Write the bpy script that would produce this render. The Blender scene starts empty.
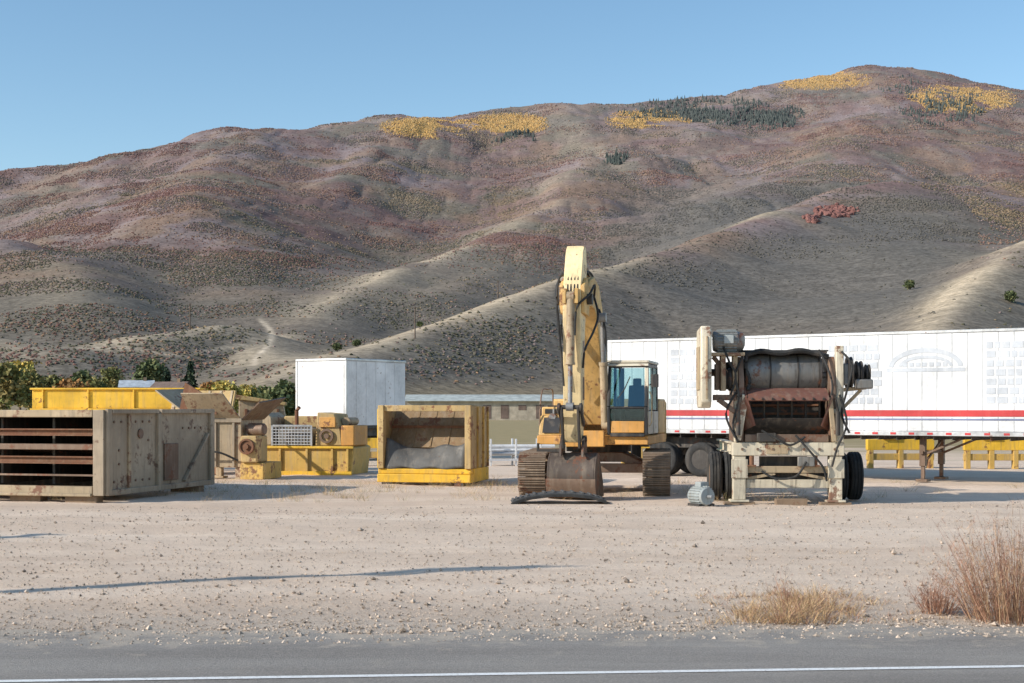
import bpy, bmesh, math, random
import numpy as np
from mathutils import Vector, Matrix
random.seed(4); rng = np.random.default_rng(7)
R = math.radians
scene = bpy.context.scene; col = scene.collection
F = 1422.0; HY = 409.0; CH = 2.0
def at(px, D, z=0.0): return ((px-512)/F*D, D, z)

# ------------------------------------------------------------------ mesh helpers
class MB:
    def __init__(s): s.v=[]; s.f=[]; s.s=[]
    def add(s, vs, fs, sm=False):
        o=len(s.v); s.v += [tuple(v) for v in vs]; s.f += [tuple(i+o for i in f) for f in fs]; s.s += [sm]*len(fs); return s
    def b(s, x0,x1,y0,y1,z0,z1):
        return s.add([(x0,y0,z0),(x1,y0,z0),(x1,y1,z0),(x0,y1,z0),(x0,y0,z1),(x1,y0,z1),(x1,y1,z1),(x0,y1,z1)],
              [(0,3,2,1),(4,5,6,7),(0,1,5,4),(1,2,6,5),(2,3,7,6),(3,0,4,7)])
    def box(s, c, size, M=None):
        hx,hy,hz=[q/2 for q in size]; vs=[]
        for z in (-hz,hz):
            for x,y in ((-hx,-hy),(hx,-hy),(hx,hy),(-hx,hy)):
                p=Vector((x,y,z)); p = (M@p if M else p)+Vector(c); vs.append(p)
        return s.add(vs,[(0,3,2,1),(4,5,6,7),(0,1,5,4),(1,2,6,5),(2,3,7,6),(3,0,4,7)])
    def frame(s,p,q,up=(0,0,1)):
        p=Vector(p);q=Vector(q);d=(q-p).normalized();u=Vector(up)
        if abs(d.dot(u))>.97: u=Vector((0,1,0))
        sd=d.cross(u).normalized(); u=sd.cross(d); return p,q,d,sd,u
    def beam(s,p,q,w,h=None,up=(0,0,1)):
        h=h or w; p,q,d,sd,u=s.frame(p,q,up); vs=[]
        for e in (p,q):
            for a,c in ((-1,-1),(1,-1),(1,1),(-1,1)): vs.append(e+sd*a*w/2+u*c*h/2)
        return s.add(vs,[(0,3,2,1),(4,5,6,7),(0,1,5,4),(1,2,6,5),(2,3,7,6),(3,0,4,7)])
    def ibeam(s,p,q,w,h,t=.02,up=(0,0,1)):
        P,Q,d,sd,u=s.frame(p,q,up)
        s.beam(P+u*(h/2-t/2),Q+u*(h/2-t/2),w,t,up); s.beam(P-u*(h/2-t/2),Q-u*(h/2-t/2),w,t,up)
        return s.beam(P,Q,t,h-2*t-.002,up)
    def lathe(s,p,axis,prof,n=28,cap=True):
        p=Vector(p); a=Vector(axis).normalized(); u=Vector((0,0,1)) if abs(a.z)<.9 else Vector((0,1,0))
        e=a.cross(u).normalized(); g=e.cross(a); vs=[]; fs=[]
        for t,r in prof:
            for k in range(n):
                th=2*math.pi*k/n; vs.append(p+a*t+e*r*math.cos(th)+g*r*math.sin(th))
        m=len(prof)
        for i in range(m-1):
            for k in range(n): fs.append((i*n+k,i*n+(k+1)%n,(i+1)*n+(k+1)%n,(i+1)*n+k))
        if cap: fs.append(tuple(range(n))[::-1]); fs.append(tuple((m-1)*n+k for k in range(n)))
        return s.add(vs,fs,True)
    def cyl(s,p,q,r,r2=None,n=18):
        p=Vector(p);q=Vector(q); return s.lathe(p,q-p,[(0,r),((q-p).length,r if r2 is None else r2)],n)
    def ring(s,p,axis,ro,ri,w,n=32):
        return s.lathe(p,axis,[(-w/2,ri),(-w/2,ro),(w/2,ro),(w/2,ri),(-w/2,ri)],n,False)
    def tube(s,pts,r,n=8):
        pts=[Vector(p) for p in pts]; vs=[];fs=[]; m=len(pts)
        for i,p in enumerate(pts):
            d=(pts[min(i+1,m-1)]-pts[max(i-1,0)]).normalized(); u=Vector((0,0,1))
            if abs(d.z)>.95: u=Vector((0.3,1,0)).normalized()
            e=d.cross(u).normalized(); g=e.cross(d)
            rr=r[i] if isinstance(r,(list,tuple)) else r
            for k in range(n):
                th=2*math.pi*k/n; vs.append(p+e*rr*math.cos(th)+g*rr*math.sin(th))
        for i in range(m-1):
            for k in range(n): fs.append((i*n+k,i*n+(k+1)%n,(i+1)*n+(k+1)%n,(i+1)*n+k))
        fs.append(tuple(range(n))[::-1]); fs.append(tuple((m-1)*n+k for k in range(n)))
        return s.add(vs,fs,True)
    def curve(s,pts,r,n=7,sub=5):
        P=[Vector(p) for p in pts]; out=[]
        for i in range(len(P)-1):
            a=P[max(i-1,0)];b=P[i];c=P[i+1];d=P[min(i+2,len(P)-1)]
            for k in range(sub):
                t=k/sub; out.append(.5*((2*b)+(c-a)*t+(2*a-5*b+4*c-d)*t*t+(3*b-a-3*c+d)*t**3))
        out.append(P[-1]); return s.tube(out,r,n)
    def prism(s,poly,ax,a,b):
        n=len(poly)
        def mk(q,t): return (t,q[0],q[1]) if ax=='x' else ((q[0],t,q[1]) if ax=='y' else (q[0],q[1],t))
        vs=[mk(q,a) for q in poly]+[mk(q,b) for q in poly]
        fs=[tuple(range(n))[::-1],tuple(range(n,2*n))]+[(i,(i+1)%n,n+(i+1)%n,n+i) for i in range(n)]
        return s.add(vs,fs)
    def plate(s,pts,t):
        P=[Vector(p) for p in pts]; nr=(P[1]-P[0]).cross(P[2]-P[0]).normalized()*t; n=len(P)
        return s.add(P+[p+nr for p in P],[tuple(range(n))[::-1],tuple(range(n,2*n))]+[(i,(i+1)%n,n+(i+1)%n,n+i) for i in range(n)])
    def wrap(s,line,ax,a,b,t):
        L=[Vector((p[0],p[1])) for p in line]; off=[]
        for i in range(len(L)):
            d=(L[min(i+1,len(L)-1)]-L[max(i-1,0)]).normalized(); off.append(L[i]+Vector((-d.y,d.x))*t)
        return s.prism(L+off[::-1],ax,a,b)
    def build(s,name,mat,parent=None,bev=0.0,rz=0.0,loc=(0,0,0)):
        me=bpy.data.meshes.new(name); me.from_pydata(s.v,[],s.f)
        bm=bmesh.new(); bm.from_mesh(me); bmesh.ops.recalc_face_normals(bm,faces=bm.faces); bm.to_mesh(me); bm.free()
        me.polygons.foreach_set('use_smooth',s.s)
        try: me.set_sharp_from_angle(angle=R(38))
        except Exception: pass
        me.materials.append(mat)
        o=bpy.data.objects.new(name,me); col.objects.link(o); o.parent=parent
        o.rotation_euler.z=rz; o.location=loc
        if bev:
            m=o.modifiers.new('Bevel','BEVEL'); m.width=bev; m.segments=2; m.limit_method='ANGLE'; m.angle_limit=R(40)
        return o

def thing(name,label,cat,loc=(0,0,0),rz=0,group=None):
    o=bpy.data.objects.new(name,None); o.empty_display_size=.3; col.objects.link(o)
    o.location=loc; o.rotation_euler.z=rz; o['label']=label; o['category']=cat
    if group: o['group']=group
    return o
def tag(o,label,cat,kind=None,group=None):
    o['label']=label; o['category']=cat
    if kind: o['kind']=kind
    if group: o['group']=group
    return o
def dup(root,loc,rz,label,scale=1.0):
    r=root.copy(); col.objects.link(r); r.location=loc; r.rotation_euler=(0,0,rz); r['label']=label; r.scale=(scale,)*3
    for ch in list(root.children):
        c=ch.copy(); col.objects.link(c); c.parent=r
        for g in list(ch.children):
            d=g.copy(); col.objects.link(d); d.parent=c
    return r
def npmesh(name,V,Fa,mat,colors=None,smooth=False):
    me=bpy.data.meshes.new(name); V=np.asarray(V,dtype=np.float32); Fa=np.asarray(Fa,dtype=np.int32); k=Fa.shape[1]
    me.vertices.add(len(V)); me.vertices.foreach_set('co',V.ravel())
    me.loops.add(Fa.size); me.loops.foreach_set('vertex_index',Fa.ravel())
    me.polygons.add(len(Fa)); me.polygons.foreach_set('loop_start',np.arange(0,Fa.size,k,dtype=np.int32))
    me.update(calc_edges=True)
    me.polygons.foreach_set('use_smooth',np.full(len(Fa),smooth))
    if colors is not None:
        a=me.color_attributes.new('Col','FLOAT_COLOR','POINT')
        c=np.ones((len(V),4),dtype=np.float32); c[:,:3]=colors; a.data.foreach_set('color',c.ravel())
    me.materials.append(mat); me.validate()
    o=bpy.data.objects.new(name,me); col.objects.link(o); return o

# ------------------------------------------------------------------ materials
def newmat(name):
    m=bpy.data.materials.new(name); m.use_nodes=True; nt=m.node_tree; b=nt.nodes['Principled BSDF']
    return m,nt,b
def N(nt,t): return nt.nodes.new(t)
def noise(nt,co,scale,detail=6,rough=.6):
    n=nt.nodes.new('ShaderNodeTexNoise'); n.inputs['Scale'].default_value=scale; n.inputs['Detail'].default_value=detail; n.inputs['Roughness'].default_value=rough
    nt.links.new(co,n.inputs['Vector']); return n.outputs['Fac']
def ramp(nt,f,a,b,va=0.0,vb=1.0):
    n=nt.nodes.new('ShaderNodeMapRange'); n.inputs[1].default_value=a; n.inputs[2].default_value=b; n.inputs[3].default_value=va; n.inputs[4].default_value=vb
    nt.links.new(f,n.inputs[0]); return n.outputs[0]
def mix(nt,f,a,b,mode='MIX'):
    n=nt.nodes.new('ShaderNodeMix'); n.data_type='RGBA'; n.blend_type=mode
    for i,s in ((0,f),(6,a),(7,b)):
        if isinstance(s,(int,float)): n.inputs[i].default_value=s
        elif isinstance(s,tuple): n.inputs[i].default_value=(*s,1)
        else: nt.links.new(s,n.inputs[i])
    return n.outputs[2]
def math_(nt,op,a,b,c=None):
    n=nt.nodes.new('ShaderNodeMath'); n.operation=op
    for i,s in enumerate((a,b,c)):
        if s is None: continue
        if isinstance(s,(int,float)): n.inputs[i].default_value=s
        else: nt.links.new(s,n.inputs[i])
    return n.outputs[0]
def mapped(nt,co,sc):
    n=nt.nodes.new('ShaderNodeMapping'); n.inputs['Scale'].default_value=sc; nt.links.new(co,n.inputs['Vector']); return n.outputs[0]
def bump(nt,b,h,strength,dist=.02):
    n=nt.nodes.new('ShaderNodeBump'); n.inputs['Strength'].default_value=strength; n.inputs['Distance'].default_value=dist
    nt.links.new(h,n.inputs['Height']); nt.links.new(n.outputs[0],b.inputs['Normal'])
def objco(nt): return nt.nodes.new('ShaderNodeTexCoord').outputs['Object']

def paint(name,base,rust=.35,dust=.35,rough=.6,metal=0.0,rustcol=(.12,.05,.028),dustcol=(.40,.32,.235),fade=.25,bmp=.15,grime=.35):
    m,nt,b=newmat(name); co=objco(nt)
    n1=noise(nt,co,1.7,8,.65); n2=noise(nt,co,9,6,.7); st=noise(nt,mapped(nt,co,(7,7,.7)),1.0,5,.6); n3=noise(nt,co,.8,4)
    st2=noise(nt,mapped(nt,co,(11,11,.9)),1.3,6,.65)
    dk=tuple(c*.68 for c in base); lt=tuple(min(1,c*(1+fade)+.05*fade) for c in base)
    c=mix(nt,ramp(nt,n3,.35,.65),dk,lt); c=mix(nt,ramp(nt,n2,.4,.65,0,.5),c,base)
    if dust: c=mix(nt,ramp(nt,st,.5,.75,0,dust),c,dustcol)
    if grime: c=mix(nt,ramp(nt,st2,.52,.75,0,grime),c,(.06,.045,.035))
    if rust:
        mm=math_(nt,'ADD',n1,ramp(nt,n2,.3,.7,-.12,.12))
        c=mix(nt,ramp(nt,mm,.68-rust*.35,.74-rust*.3,0,.9),c,mix(nt,n2,rustcol,tuple(q*2.0 for q in rustcol)))
    nt.links.new(c,b.inputs['Base Color']); b.inputs['Metallic'].default_value=metal
    nt.links.new(ramp(nt,n2,.3,.7,rough-.1,min(1,rough+.2)),b.inputs['Roughness']); bump(nt,b,n2,bmp,.02)
    return m
M={}
M['yellow']=paint('bright_yellow_paint',(.80,.47,.03),.16,.25)
M['yellow2']=paint('worn_yellow_paint',(.60,.38,.09),.30,.45)
M['tanyel']=paint('weathered_tan_yellow_paint',(.50,.35,.15),.34,.5,.75)
M['exc']=paint('faded_orange_yellow_paint',(.66,.41,.14),.27,.4,dustcol=(.56,.43,.27),grime=.5)
M['orange']=paint('orange_yellow_panel_paint',(.66,.33,.08),.25,.35,grime=.4)
M['excpale']=paint('sun_bleached_cream_yellow_paint',(.80,.62,.34),.20,.4,dustcol=(.64,.52,.36),grime=.45)
M['cream']=paint('cream_paint',(.62,.55,.42),.32,.4,grime=.8)
M['cabcream']=paint('pale_cab_paint',(.66,.60,.48),.18,.3,grime=.3)
M['tan']=paint('tan_paint',(.42,.32,.20),.36,.4,grime=.55)
M['olive']=paint('dusty_khaki_paint',(.36,.285,.20),.26,.5,rustcol=(.10,.06,.04),grime=.55)
M['rust']=paint('rusted_steel',(.20,.09,.045),.5,.45,.85,dustcol=(.33,.22,.14))
M['brownsteel']=paint('worn_brown_steel',(.20,.13,.09),.35,.45,.55,.3)
M['trackmat']=paint('dusty_track_steel',(.24,.175,.125),.30,.75,.75,.1)
M['bucketsteel']=paint('dark_scoured_bucket_steel',(.085,.062,.048),.35,.4,.55,.3)
M['interior']=paint('dirty_brown_hopper_lining',(.27,.18,.095),.4,.5,.8)
M['dark']=paint('greasy_dark_steel',(.045,.04,.036),.25,.3,.6,.2)
M['grey']=paint('grey_steel',(.26,.265,.27),.22,.35,.45,.4)
M['greyplate']=paint('scoured_grey_plate',(.22,.213,.20),.30,.5,.45,.35,grime=.7)
M['darksheet']=paint('dark_grey_worn_sheet',(.12,.117,.11),.2,.55,.6,.2,dustcol=(.32,.285,.24))
M['redox']=paint('red_oxide_steel',(.15,.06,.042),.4,.4,.7,grime=.7)
M['motor']=paint('grey_green_motor_paint',(.33,.36,.36),.14,.35)
M['white']=paint('white_trailer_paint',(.84,.845,.85),.0,.12,.4,dustcol=(.70,.67,.62),fade=.03,bmp=.03,grime=.08)
M['seam']=paint('grey_white_seam_paint',(.60,.61,.62),.0,.2,.4,fade=.03,bmp=.03,grime=.08)
M['whiteb']=paint('white_chalky_paint',(.82,.82,.82),.05,.12,.5,dustcol=(.6,.56,.52),fade=.05,bmp=.03,grime=.1)
M['alu']=paint('dull_aluminium',(.55,.56,.57),.04,.25,.4,.6,grime=.1)
M['ghost']=paint('faded_decal_film',(.55,.58,.625),.0,.35,.5,dustcol=(.8,.8,.8),fade=.12,bmp=.02,grime=0)
M['red']=paint('red_stripe_film',(.56,.04,.045),.0,.1,.45,fade=.1,bmp=.02,grime=.1)
M['navy']=paint('blue_stripe_film',(.20,.23,.38),.0,.1,.45,fade=.1,bmp=.02,grime=.1)
M['rubber']=paint('dusty_rubber',(.022,.022,.022),.0,.45,.85,dustcol=(.14,.12,.10),grime=0)
M['belt']=paint('grey_rubber_belt',(.075,.075,.075),.0,.5,.8,dustcol=(.24,.21,.18),grime=0)
M['wood']=paint('weathered_timber',(.22,.15,.095),.1,.4,.85)
M['pole']=paint('weathered_pole_timber',(.11,.075,.055),.1,.3,.85)
M['black']=paint('black_trim',(.02,.02,.022),.0,.3,.5,grime=0)
M['palegreen']=paint('pale_grey_green_metal_roof',(.42,.45,.42),.05,.2,.6,grime=.1)
M['bluegrey']=paint('pale_blue_house_roof',(.42,.47,.52),.05,.2,.6,grime=.1)
M['wallbeige']=paint('beige_siding',(.42,.36,.28),.03,.2,.8,grime=.1)
M['roofbrown']=paint('brown_shingles',(.16,.11,.09),.0,.3,.9)
M['windowdark']=paint('dark_window_glass',(.03,.04,.05),.0,.1,.15,grime=0)
M['seat']=paint('dark_seat_fabric',(.05,.05,.055),.0,.3,.9,grime=0)
m,nt,b=newmat('cab_glass'); out=nt.nodes['Material Output']
tr=N(nt,'ShaderNodeBsdfTransparent'); tr.inputs[0].default_value=(.60,.74,.74,1); gl=N(nt,'ShaderNodeBsdfGlossy'); gl.inputs['Roughness'].default_value=.03; gl.inputs[0].default_value=(.75,.95,1,1)
mx=N(nt,'ShaderNodeMixShader'); mx.inputs[0].default_value=.10; nt.links.new(tr.outputs[0],mx.inputs[1]); nt.links.new(gl.outputs[0],mx.inputs[2]); nt.links.new(mx.outputs[0],out.inputs[0]); M['glass']=m

def attrmat(name,var=.35,scale=.2,rough=.95,bs=0,bd=.3,scale2=None):
    m,nt,b=newmat(name); a=nt.nodes.new('ShaderNodeAttribute'); a.attribute_name='Col'; co=objco(nt)
    n=noise(nt,co,scale,8,.7); c=mix(nt,1.0,a.outputs['Color'],mix(nt,ramp(nt,n,.3,.7),(1-var,)*3,(1+var,)*3),'MULTIPLY')
    if scale2:
        n2=noise(nt,co,scale2,3,.7); c=mix(nt,1.0,c,mix(nt,ramp(nt,n2,.40,.60),(.70,.695,.68),(1.15,1.14,1.12)),'MULTIPLY')
    nt.links.new(c,b.inputs['Base Color']); b.inputs['Roughness'].default_value=rough; b.inputs['Specular IOR Level'].default_value=.1
    if bs: bump(nt,b,n,bs,bd)
    return m
M['leaf']=attrmat('leaf_clumps',.25,1.5); M['terrain']=attrmat('hillside',.22,.06,.95,.4,1.8,.30); M['stalk']=attrmat('dry_stalks',.2,8); M['stone']=attrmat('stones',.2,20)

# ground
m,nt,b=newmat('gravel_lot'); co=objco(nt)
big=noise(nt,mapped(nt,co,(.10,.6,1)),1.0,5,.6); mid=noise(nt,mapped(nt,co,(.6,1.6,1)),1.3,8,.7); fine=noise(nt,co,24,6,.8); fine2=noise(nt,co,75,3,.7)
trk=noise(nt,mapped(nt,co,(.05,1.6,1)),1.0,4,.6)
c=mix(nt,ramp(nt,big,.36,.64),(.68,.525,.40),(.84,.685,.545)); c=mix(nt,ramp(nt,mid,.38,.7,0,.4),c,(.60,.46,.35)); c=mix(nt,ramp(nt,trk,.55,.7,0,.3),c,(.53,.415,.325))
c=mix(nt,ramp(nt,fine,.5,.72,0,.5),c,(.88,.76,.63)); c=mix(nt,ramp(nt,fine,.46,.28,0,.6),c,(.34,.26,.195)); c=mix(nt,ramp(nt,fine2,.44,.3,0,.5),c,(.30,.235,.18))
sep=nt.nodes.new('ShaderNodeSeparateXYZ'); nt.links.new(co,sep.inputs[0])
yy=math_(nt,'MULTIPLY_ADD',sep.outputs[0],-.06,sep.outputs[1]); yy=math_(nt,'ADD',yy,ramp(nt,mid,.3,.7,-.9,.9))
c=mix(nt,ramp(nt,yy,15.2,13.0,0,.6),c,mix(nt,ramp(nt,fine,.35,.65),(.26,.225,.19),(.56,.49,.415)))
mb_=math_(nt,'ADD',sep.outputs[1],ramp(nt,big,.3,.7,-18,18))
c=mix(nt,ramp(nt,mb_,55,80),c,mix(nt,ramp(nt,mid,.35,.65),(.40,.31,.18),(.27,.23,.12)))
nt.links.new(c,b.inputs['Base Color']); b.inputs['Roughness'].default_value=.95; b.inputs['Specular IOR Level'].default_value=.1
bump(nt,b,math_(nt,'ADD',fine,mid),.7,.035); M['ground']=m
# asphalt
m,nt,b=newmat('worn_asphalt'); co=objco(nt)
n1=noise(nt,mapped(nt,co,(.25,1.4,1)),1.2,6,.65); n2=noise(nt,co,60,5,.85); n3=noise(nt,co,2.2,7,.75); n4=noise(nt,co,14,5,.8)
c=mix(nt,ramp(nt,n1,.35,.65),(.25,.228,.206),(.335,.31,.282)); c=mix(nt,ramp(nt,n2,.5,.72,0,.7),c,(.56,.51,.455)); c=mix(nt,ramp(nt,n2,.46,.28,0,.75),c,(.085,.078,.07)); c=mix(nt,ramp(nt,n4,.52,.7,0,.35),c,(.42,.37,.315))
sep=nt.nodes.new('ShaderNodeSeparateXYZ'); nt.links.new(co,sep.inputs[0]); yy=math_(nt,'MULTIPLY_ADD',sep.outputs[0],-.06,sep.outputs[1])
c=mix(nt,ramp(nt,math_(nt,'ADD',yy,ramp(nt,n3,.3,.7,-1.1,1.1)),12.1,13.0,0,.8),c,(.50,.425,.345)); c=mix(nt,ramp(nt,n3,.55,.75,0,.35),c,(.46,.40,.33)); c=mix(nt,ramp(nt,yy,10.5,9.9,0,.4),c,(.17,.158,.146))
nt.links.new(c,b.inputs['Base Color']); b.inputs['Roughness'].default_value=.9; b.inputs['Specular IOR Level'].default_value=.15; bump(nt,b,n2,.8,.015); M['asphalt']=m
m,nt,b=newmat('worn_road_paint'); co=objco(nt); n2=noise(nt,co,35,5,.8)
nt.links.new(mix(nt,ramp(nt,n2,.50,.66,0,.75),(.82,.82,.80),(.36,.34,.31)),b.inputs['Base Color']); b.inputs['Roughness'].default_value=.7; M['line']=m

# ------------------------------------------------------------------ noise + terrain
TAB=[np.random.default_rng(100+i).random((256,256)) for i in range(8)]
def vn(x,y,s=0):
    xi=np.floor(x).astype(int); yi=np.floor(y).astype(int); fx=x-xi; fy=y-yi; fx=fx*fx*fx*(fx*(fx*6-15)+10); fy=fy*fy*fy*(fy*(fy*6-15)+10)
    T=TAB[s%8]; a=T[xi&255,yi&255]; b_=T[(xi+1)&255,yi&255]; c_=T[xi&255,(yi+1)&255]; d_=T[(xi+1)&255,(yi+1)&255]
    return (a*(1-fx)+b_*fx)*(1-fy)+(c_*(1-fx)+d_*fx)*fy
def fbm(x,y,o=5,s=0,g=.5):
    r=0;a=1;t=0
    for i in range(o):
        r=r+a*vn(x+17.3*i,y-9.1*i,s+i); t+=a; a*=g; x=x*2.03; y=y*2.03
    return r/t
def ridged(x,y,o=4,s=0):
    r=0;a=1;t=0
    for i in range(o):
        r=r+a*(1-np.abs(2*vn(x+31.7*i,y+5.7*i,s+i)-1)); t+=a; a*=.5; x=x*2.1; y=y*2.1
    return r/t
def ss(a,b,x): t=np.clip((x-a)/(b-a),0,1); return t*t*(3-2*t)
RID=[
 ([(-500,215,2300),(-200,190,2450),(0,168,2600),(130,154,2700),(240,130,2900),(290,125,3000),(350,118,3200),(400,112,3300),(450,116,3400),(500,108,3450),(560,102,3500),(620,101,3550),(700,96,3650),(760,88,3750),(820,74,3900),(870,64,4000),(900,67,4000),(950,84,3900),(1000,98,3800),(1100,114,3700),(1500,160,3400)],.40,80,0),
 ([(240,134,2850),(215,165,2200),(180,200,1650),(110,250,1250),(40,285,1000),(-60,310,800)],.38,50,.12),
 ([(180,200,1650),(230,240,1350),(245,285,1050),(225,330,780)],.40,40,0),
 ([(400,120,3300),(350,162,2600),(310,207,2000),(290,257,1500),(270,300,1050)],.38,45,0),
 ([(560,112,3480),(600,152,2700),(560,207,2050),(470,243,1550),(400,264,1250),(330,300,950),(290,335,720)],.38,18,.75),
 ([(760,96,3750),(700,132,3000),(640,172,2500),(590,217,2000),(500,264,1350),(430,290,1050)],.38,40,.25),
 ([(900,77,4000),(880,120,3000),(820,162,2300),(730,192,1900)],.38,70,0),
 ([(1200,150,2600),(1080,165,2000),(960,180,1600),(900,181,1500),(850,184,1400),(780,206,1180),(690,238,960),(600,262,800),(450,318,600),(330,354,470),(270,380,380)],.39,12,.85),
 ([(900,181,1500),(905,240,1050),(890,290,800),(860,330,620)],.34,110,0),
 ([(1300,190,1150),(1100,215,950),(1024,238,820),(965,290,640),(930,335,500)],.44,9,1.1),
 ([(-300,235,1500),(-100,232,1400),(0,238,1300),(70,262,1050),(90,300,800)],.38,30,.3),
 ([(-150,310,650),(0,335,560),(60,352,480)],.34,20,.5),
 ([(85,352,520),(150,330,560),(225,320,600),(262,332,600),(275,360,500)],.34,14,.8),
]
def terrain(X,Y):
    D=Y; hs=[]; cw=np.zeros(X.shape)
    pl=-.45+.02*np.maximum(D-190,0)+.00003*np.maximum(D-320,0)**2
    wob=(fbm(X/300,Y/300,4,2)-.5)*60; wob2=(fbm(X/300+40,Y/300+11,4,3)-.5)*60
    wx=X+wob*ss(600,2100,D); wy=Y+wob2*ss(600,2100,D)
    for pts,sl,rd,tw in RID:
        P=np.array([[(a-512)/F*d,d,CH+(HY-b_)/F*d] for a,b_,d in pts]); best=np.full(X.shape,-1e9); dm=np.full(X.shape,1e9)
        for p,q in zip(P[:-1],P[1:]):
            e=q[:2]-p[:2]; L=(e**2).sum(); t=np.clip(((wx-p[0])*e[0]+(wy-p[1])*e[1])/L,0,1)
            dd=np.hypot(wx-p[0]-t*e[0],wy-p[1]-t*e[1]); best=np.maximum(best,p[2]+t*(q[2]-p[2])-sl*(np.sqrt(dd*dd+rd*rd)-rd)); dm=np.minimum(dm,dd)
        hs.append(best)
        if tw: cw=np.maximum(cw,tw*np.exp(-(dm/(.024*D+5))**2)*ss(-40,0,best-pl-20))
    k=.006*D+1.2; mxh=np.maximum(pl,np.max(hs,axis=0)); acc=np.exp((pl-mxh)/k)
    for h in hs: acc=acc+np.exp((h-mxh)/k)
    Z=mxh+k*np.log(acc)-k*.5
    am=ss(6,60,Z)*np.clip(D/2600,.08,1); cal=1-.75*np.exp(-((X/D*F-290)/150)**2)*ss(1500,1000,D)
    Z=Z+am*cal*((fbm(X/420,Y/420,4,4)-.5)*22*np.where(D>2500,.5,1)-(ridged(X/120,Y/330,3,5)-.62)*16*np.where(D>3300,.6,1)+(fbm(X/50,Y/50,3,6)-.5)*6)
    return np.where(D<200,np.minimum(Z,-.4),Z),cw
na,nd=1000,540
av=np.concatenate([np.linspace(-.75,-.42,90)[:-1],np.linspace(-.42,.42,na),np.linspace(.42,.75,90)[1:]]); dv=np.geomspace(150,5200,nd)
A,Dg=np.meshgrid(av,dv); TX=A*Dg; TY=Dg; TZ,TC=terrain(TX,TY)
PX=512+A*F; PY=HY-(TZ-CH)/Dg*F
def hz(x,y):
    z,_=terrain(np.array([float(x)]),np.array([float(y)])); return max(float(z[0]),0.0)
def lerp(a,b,t): return a*(1-t[...,None])+np.array(b)*t[...,None]
n1=fbm(TX/130,TY/130,5,1); n2=fbm(TX/45,TY/45,4,3); n3=fbm(TX/320,TY/320,4,6); n4=fbm(TX/85+9,TY/140+3,4,0)
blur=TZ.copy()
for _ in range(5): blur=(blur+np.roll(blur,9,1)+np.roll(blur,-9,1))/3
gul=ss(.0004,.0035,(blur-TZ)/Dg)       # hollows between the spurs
up=ss(305,205,PY+80*(n3-.5)+70*(n1-.5))
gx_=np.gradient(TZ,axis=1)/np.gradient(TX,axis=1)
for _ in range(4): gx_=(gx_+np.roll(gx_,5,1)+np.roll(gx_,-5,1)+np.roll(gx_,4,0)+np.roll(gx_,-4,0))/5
C=np.zeros(TX.shape+(3,))+np.array([.20,.168,.136])
C=lerp(C,[.165,.148,.12],ss(.45,.62,n1)*.7)
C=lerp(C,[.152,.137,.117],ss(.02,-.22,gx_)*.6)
mar=lerp(np.zeros(TX.shape+(3,))+np.array([.21,.137,.117]),[.262,.202,.195],ss(.40,.58,n3)); mar=lerp(mar,[.262,.168,.10],ss(.50,.64,n4)*.65); mar=lerp(mar,[.15,.14,.10],ss(.54,.66,n1)*.75); mar=lerp(mar,[.198,.112,.092],ss(.48,.34,n4)*.6); mar=lerp(mar,[.29,.238,.19],ss(.58,.70,n2)*.4)
C=C*(1-up[...,None])+mar*up[...,None]
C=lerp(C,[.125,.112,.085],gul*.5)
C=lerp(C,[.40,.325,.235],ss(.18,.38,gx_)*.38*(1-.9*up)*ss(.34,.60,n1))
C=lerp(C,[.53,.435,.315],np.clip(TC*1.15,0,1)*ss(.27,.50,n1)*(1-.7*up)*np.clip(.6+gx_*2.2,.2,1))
low=ss(372,398,PY); C=lerp(C,[.34,.265,.165],low*.7)
sage=np.exp(-((PX-790)/180)**4-((PY-258)/72)**4)*(PX>540); C=lerp(C,[.155,.143,.127],np.clip(sage*1.2,0,.9)*(1-np.clip(TC*1.4,0,1)))
gold=lambda x0,y0,a,b_: np.exp(-(((PX-x0)/a)**2+((PY-y0)/b_)**2))
G=np.maximum.reduce([gold(432,127,46,10),gold(508,124,36,10),gold(648,120,38,9),gold(815,80,52,9)*.9,gold(960,99,52,14)*.85])
gm=np.clip((G-.22)*2.2,0,1)*ss(.38,.50,n2*.45+n1*.55)
C=lerp(C,[.52,.315,.10],np.clip(gm*1.3,0,.92))
tr_=np.exp(-((PX-(263+9*np.sin((PY-322)/9)))/3.4)**2)*ss(316,322,PY)*ss(368,360,PY)*(Dg<900); C=lerp(C,[.56,.47,.36],tr_)
tr2=np.exp(-((PY-(352-(PX-90)*.02+4*np.sin(PX/23)))/1.6)**2)*ss(85,100,PX)*ss(262,250,PX)*(Dg<900); C=lerp(C,[.50,.42,.32],tr2*.8)
HZC=np.array([.33,.32,.36]); hzf=ss(500,4200,Dg)*.22; C=lerp(C,HZC,hzf)  # painted haze: terrain colour fades to pale mauve-grey with distance
ncol=len(av); idx=np.arange(ncol*nd).reshape(nd,ncol)
FA=np.stack([idx[:-1,:-1],idx[:-1,1:],idx[1:,1:],idx[1:,:-1]],-1).reshape(-1,4)
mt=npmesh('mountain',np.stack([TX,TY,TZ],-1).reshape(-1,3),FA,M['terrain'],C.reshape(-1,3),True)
tag(mt,'long brushy mountainside with tan spurs rising behind the equipment yard','mountain','structure')

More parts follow.
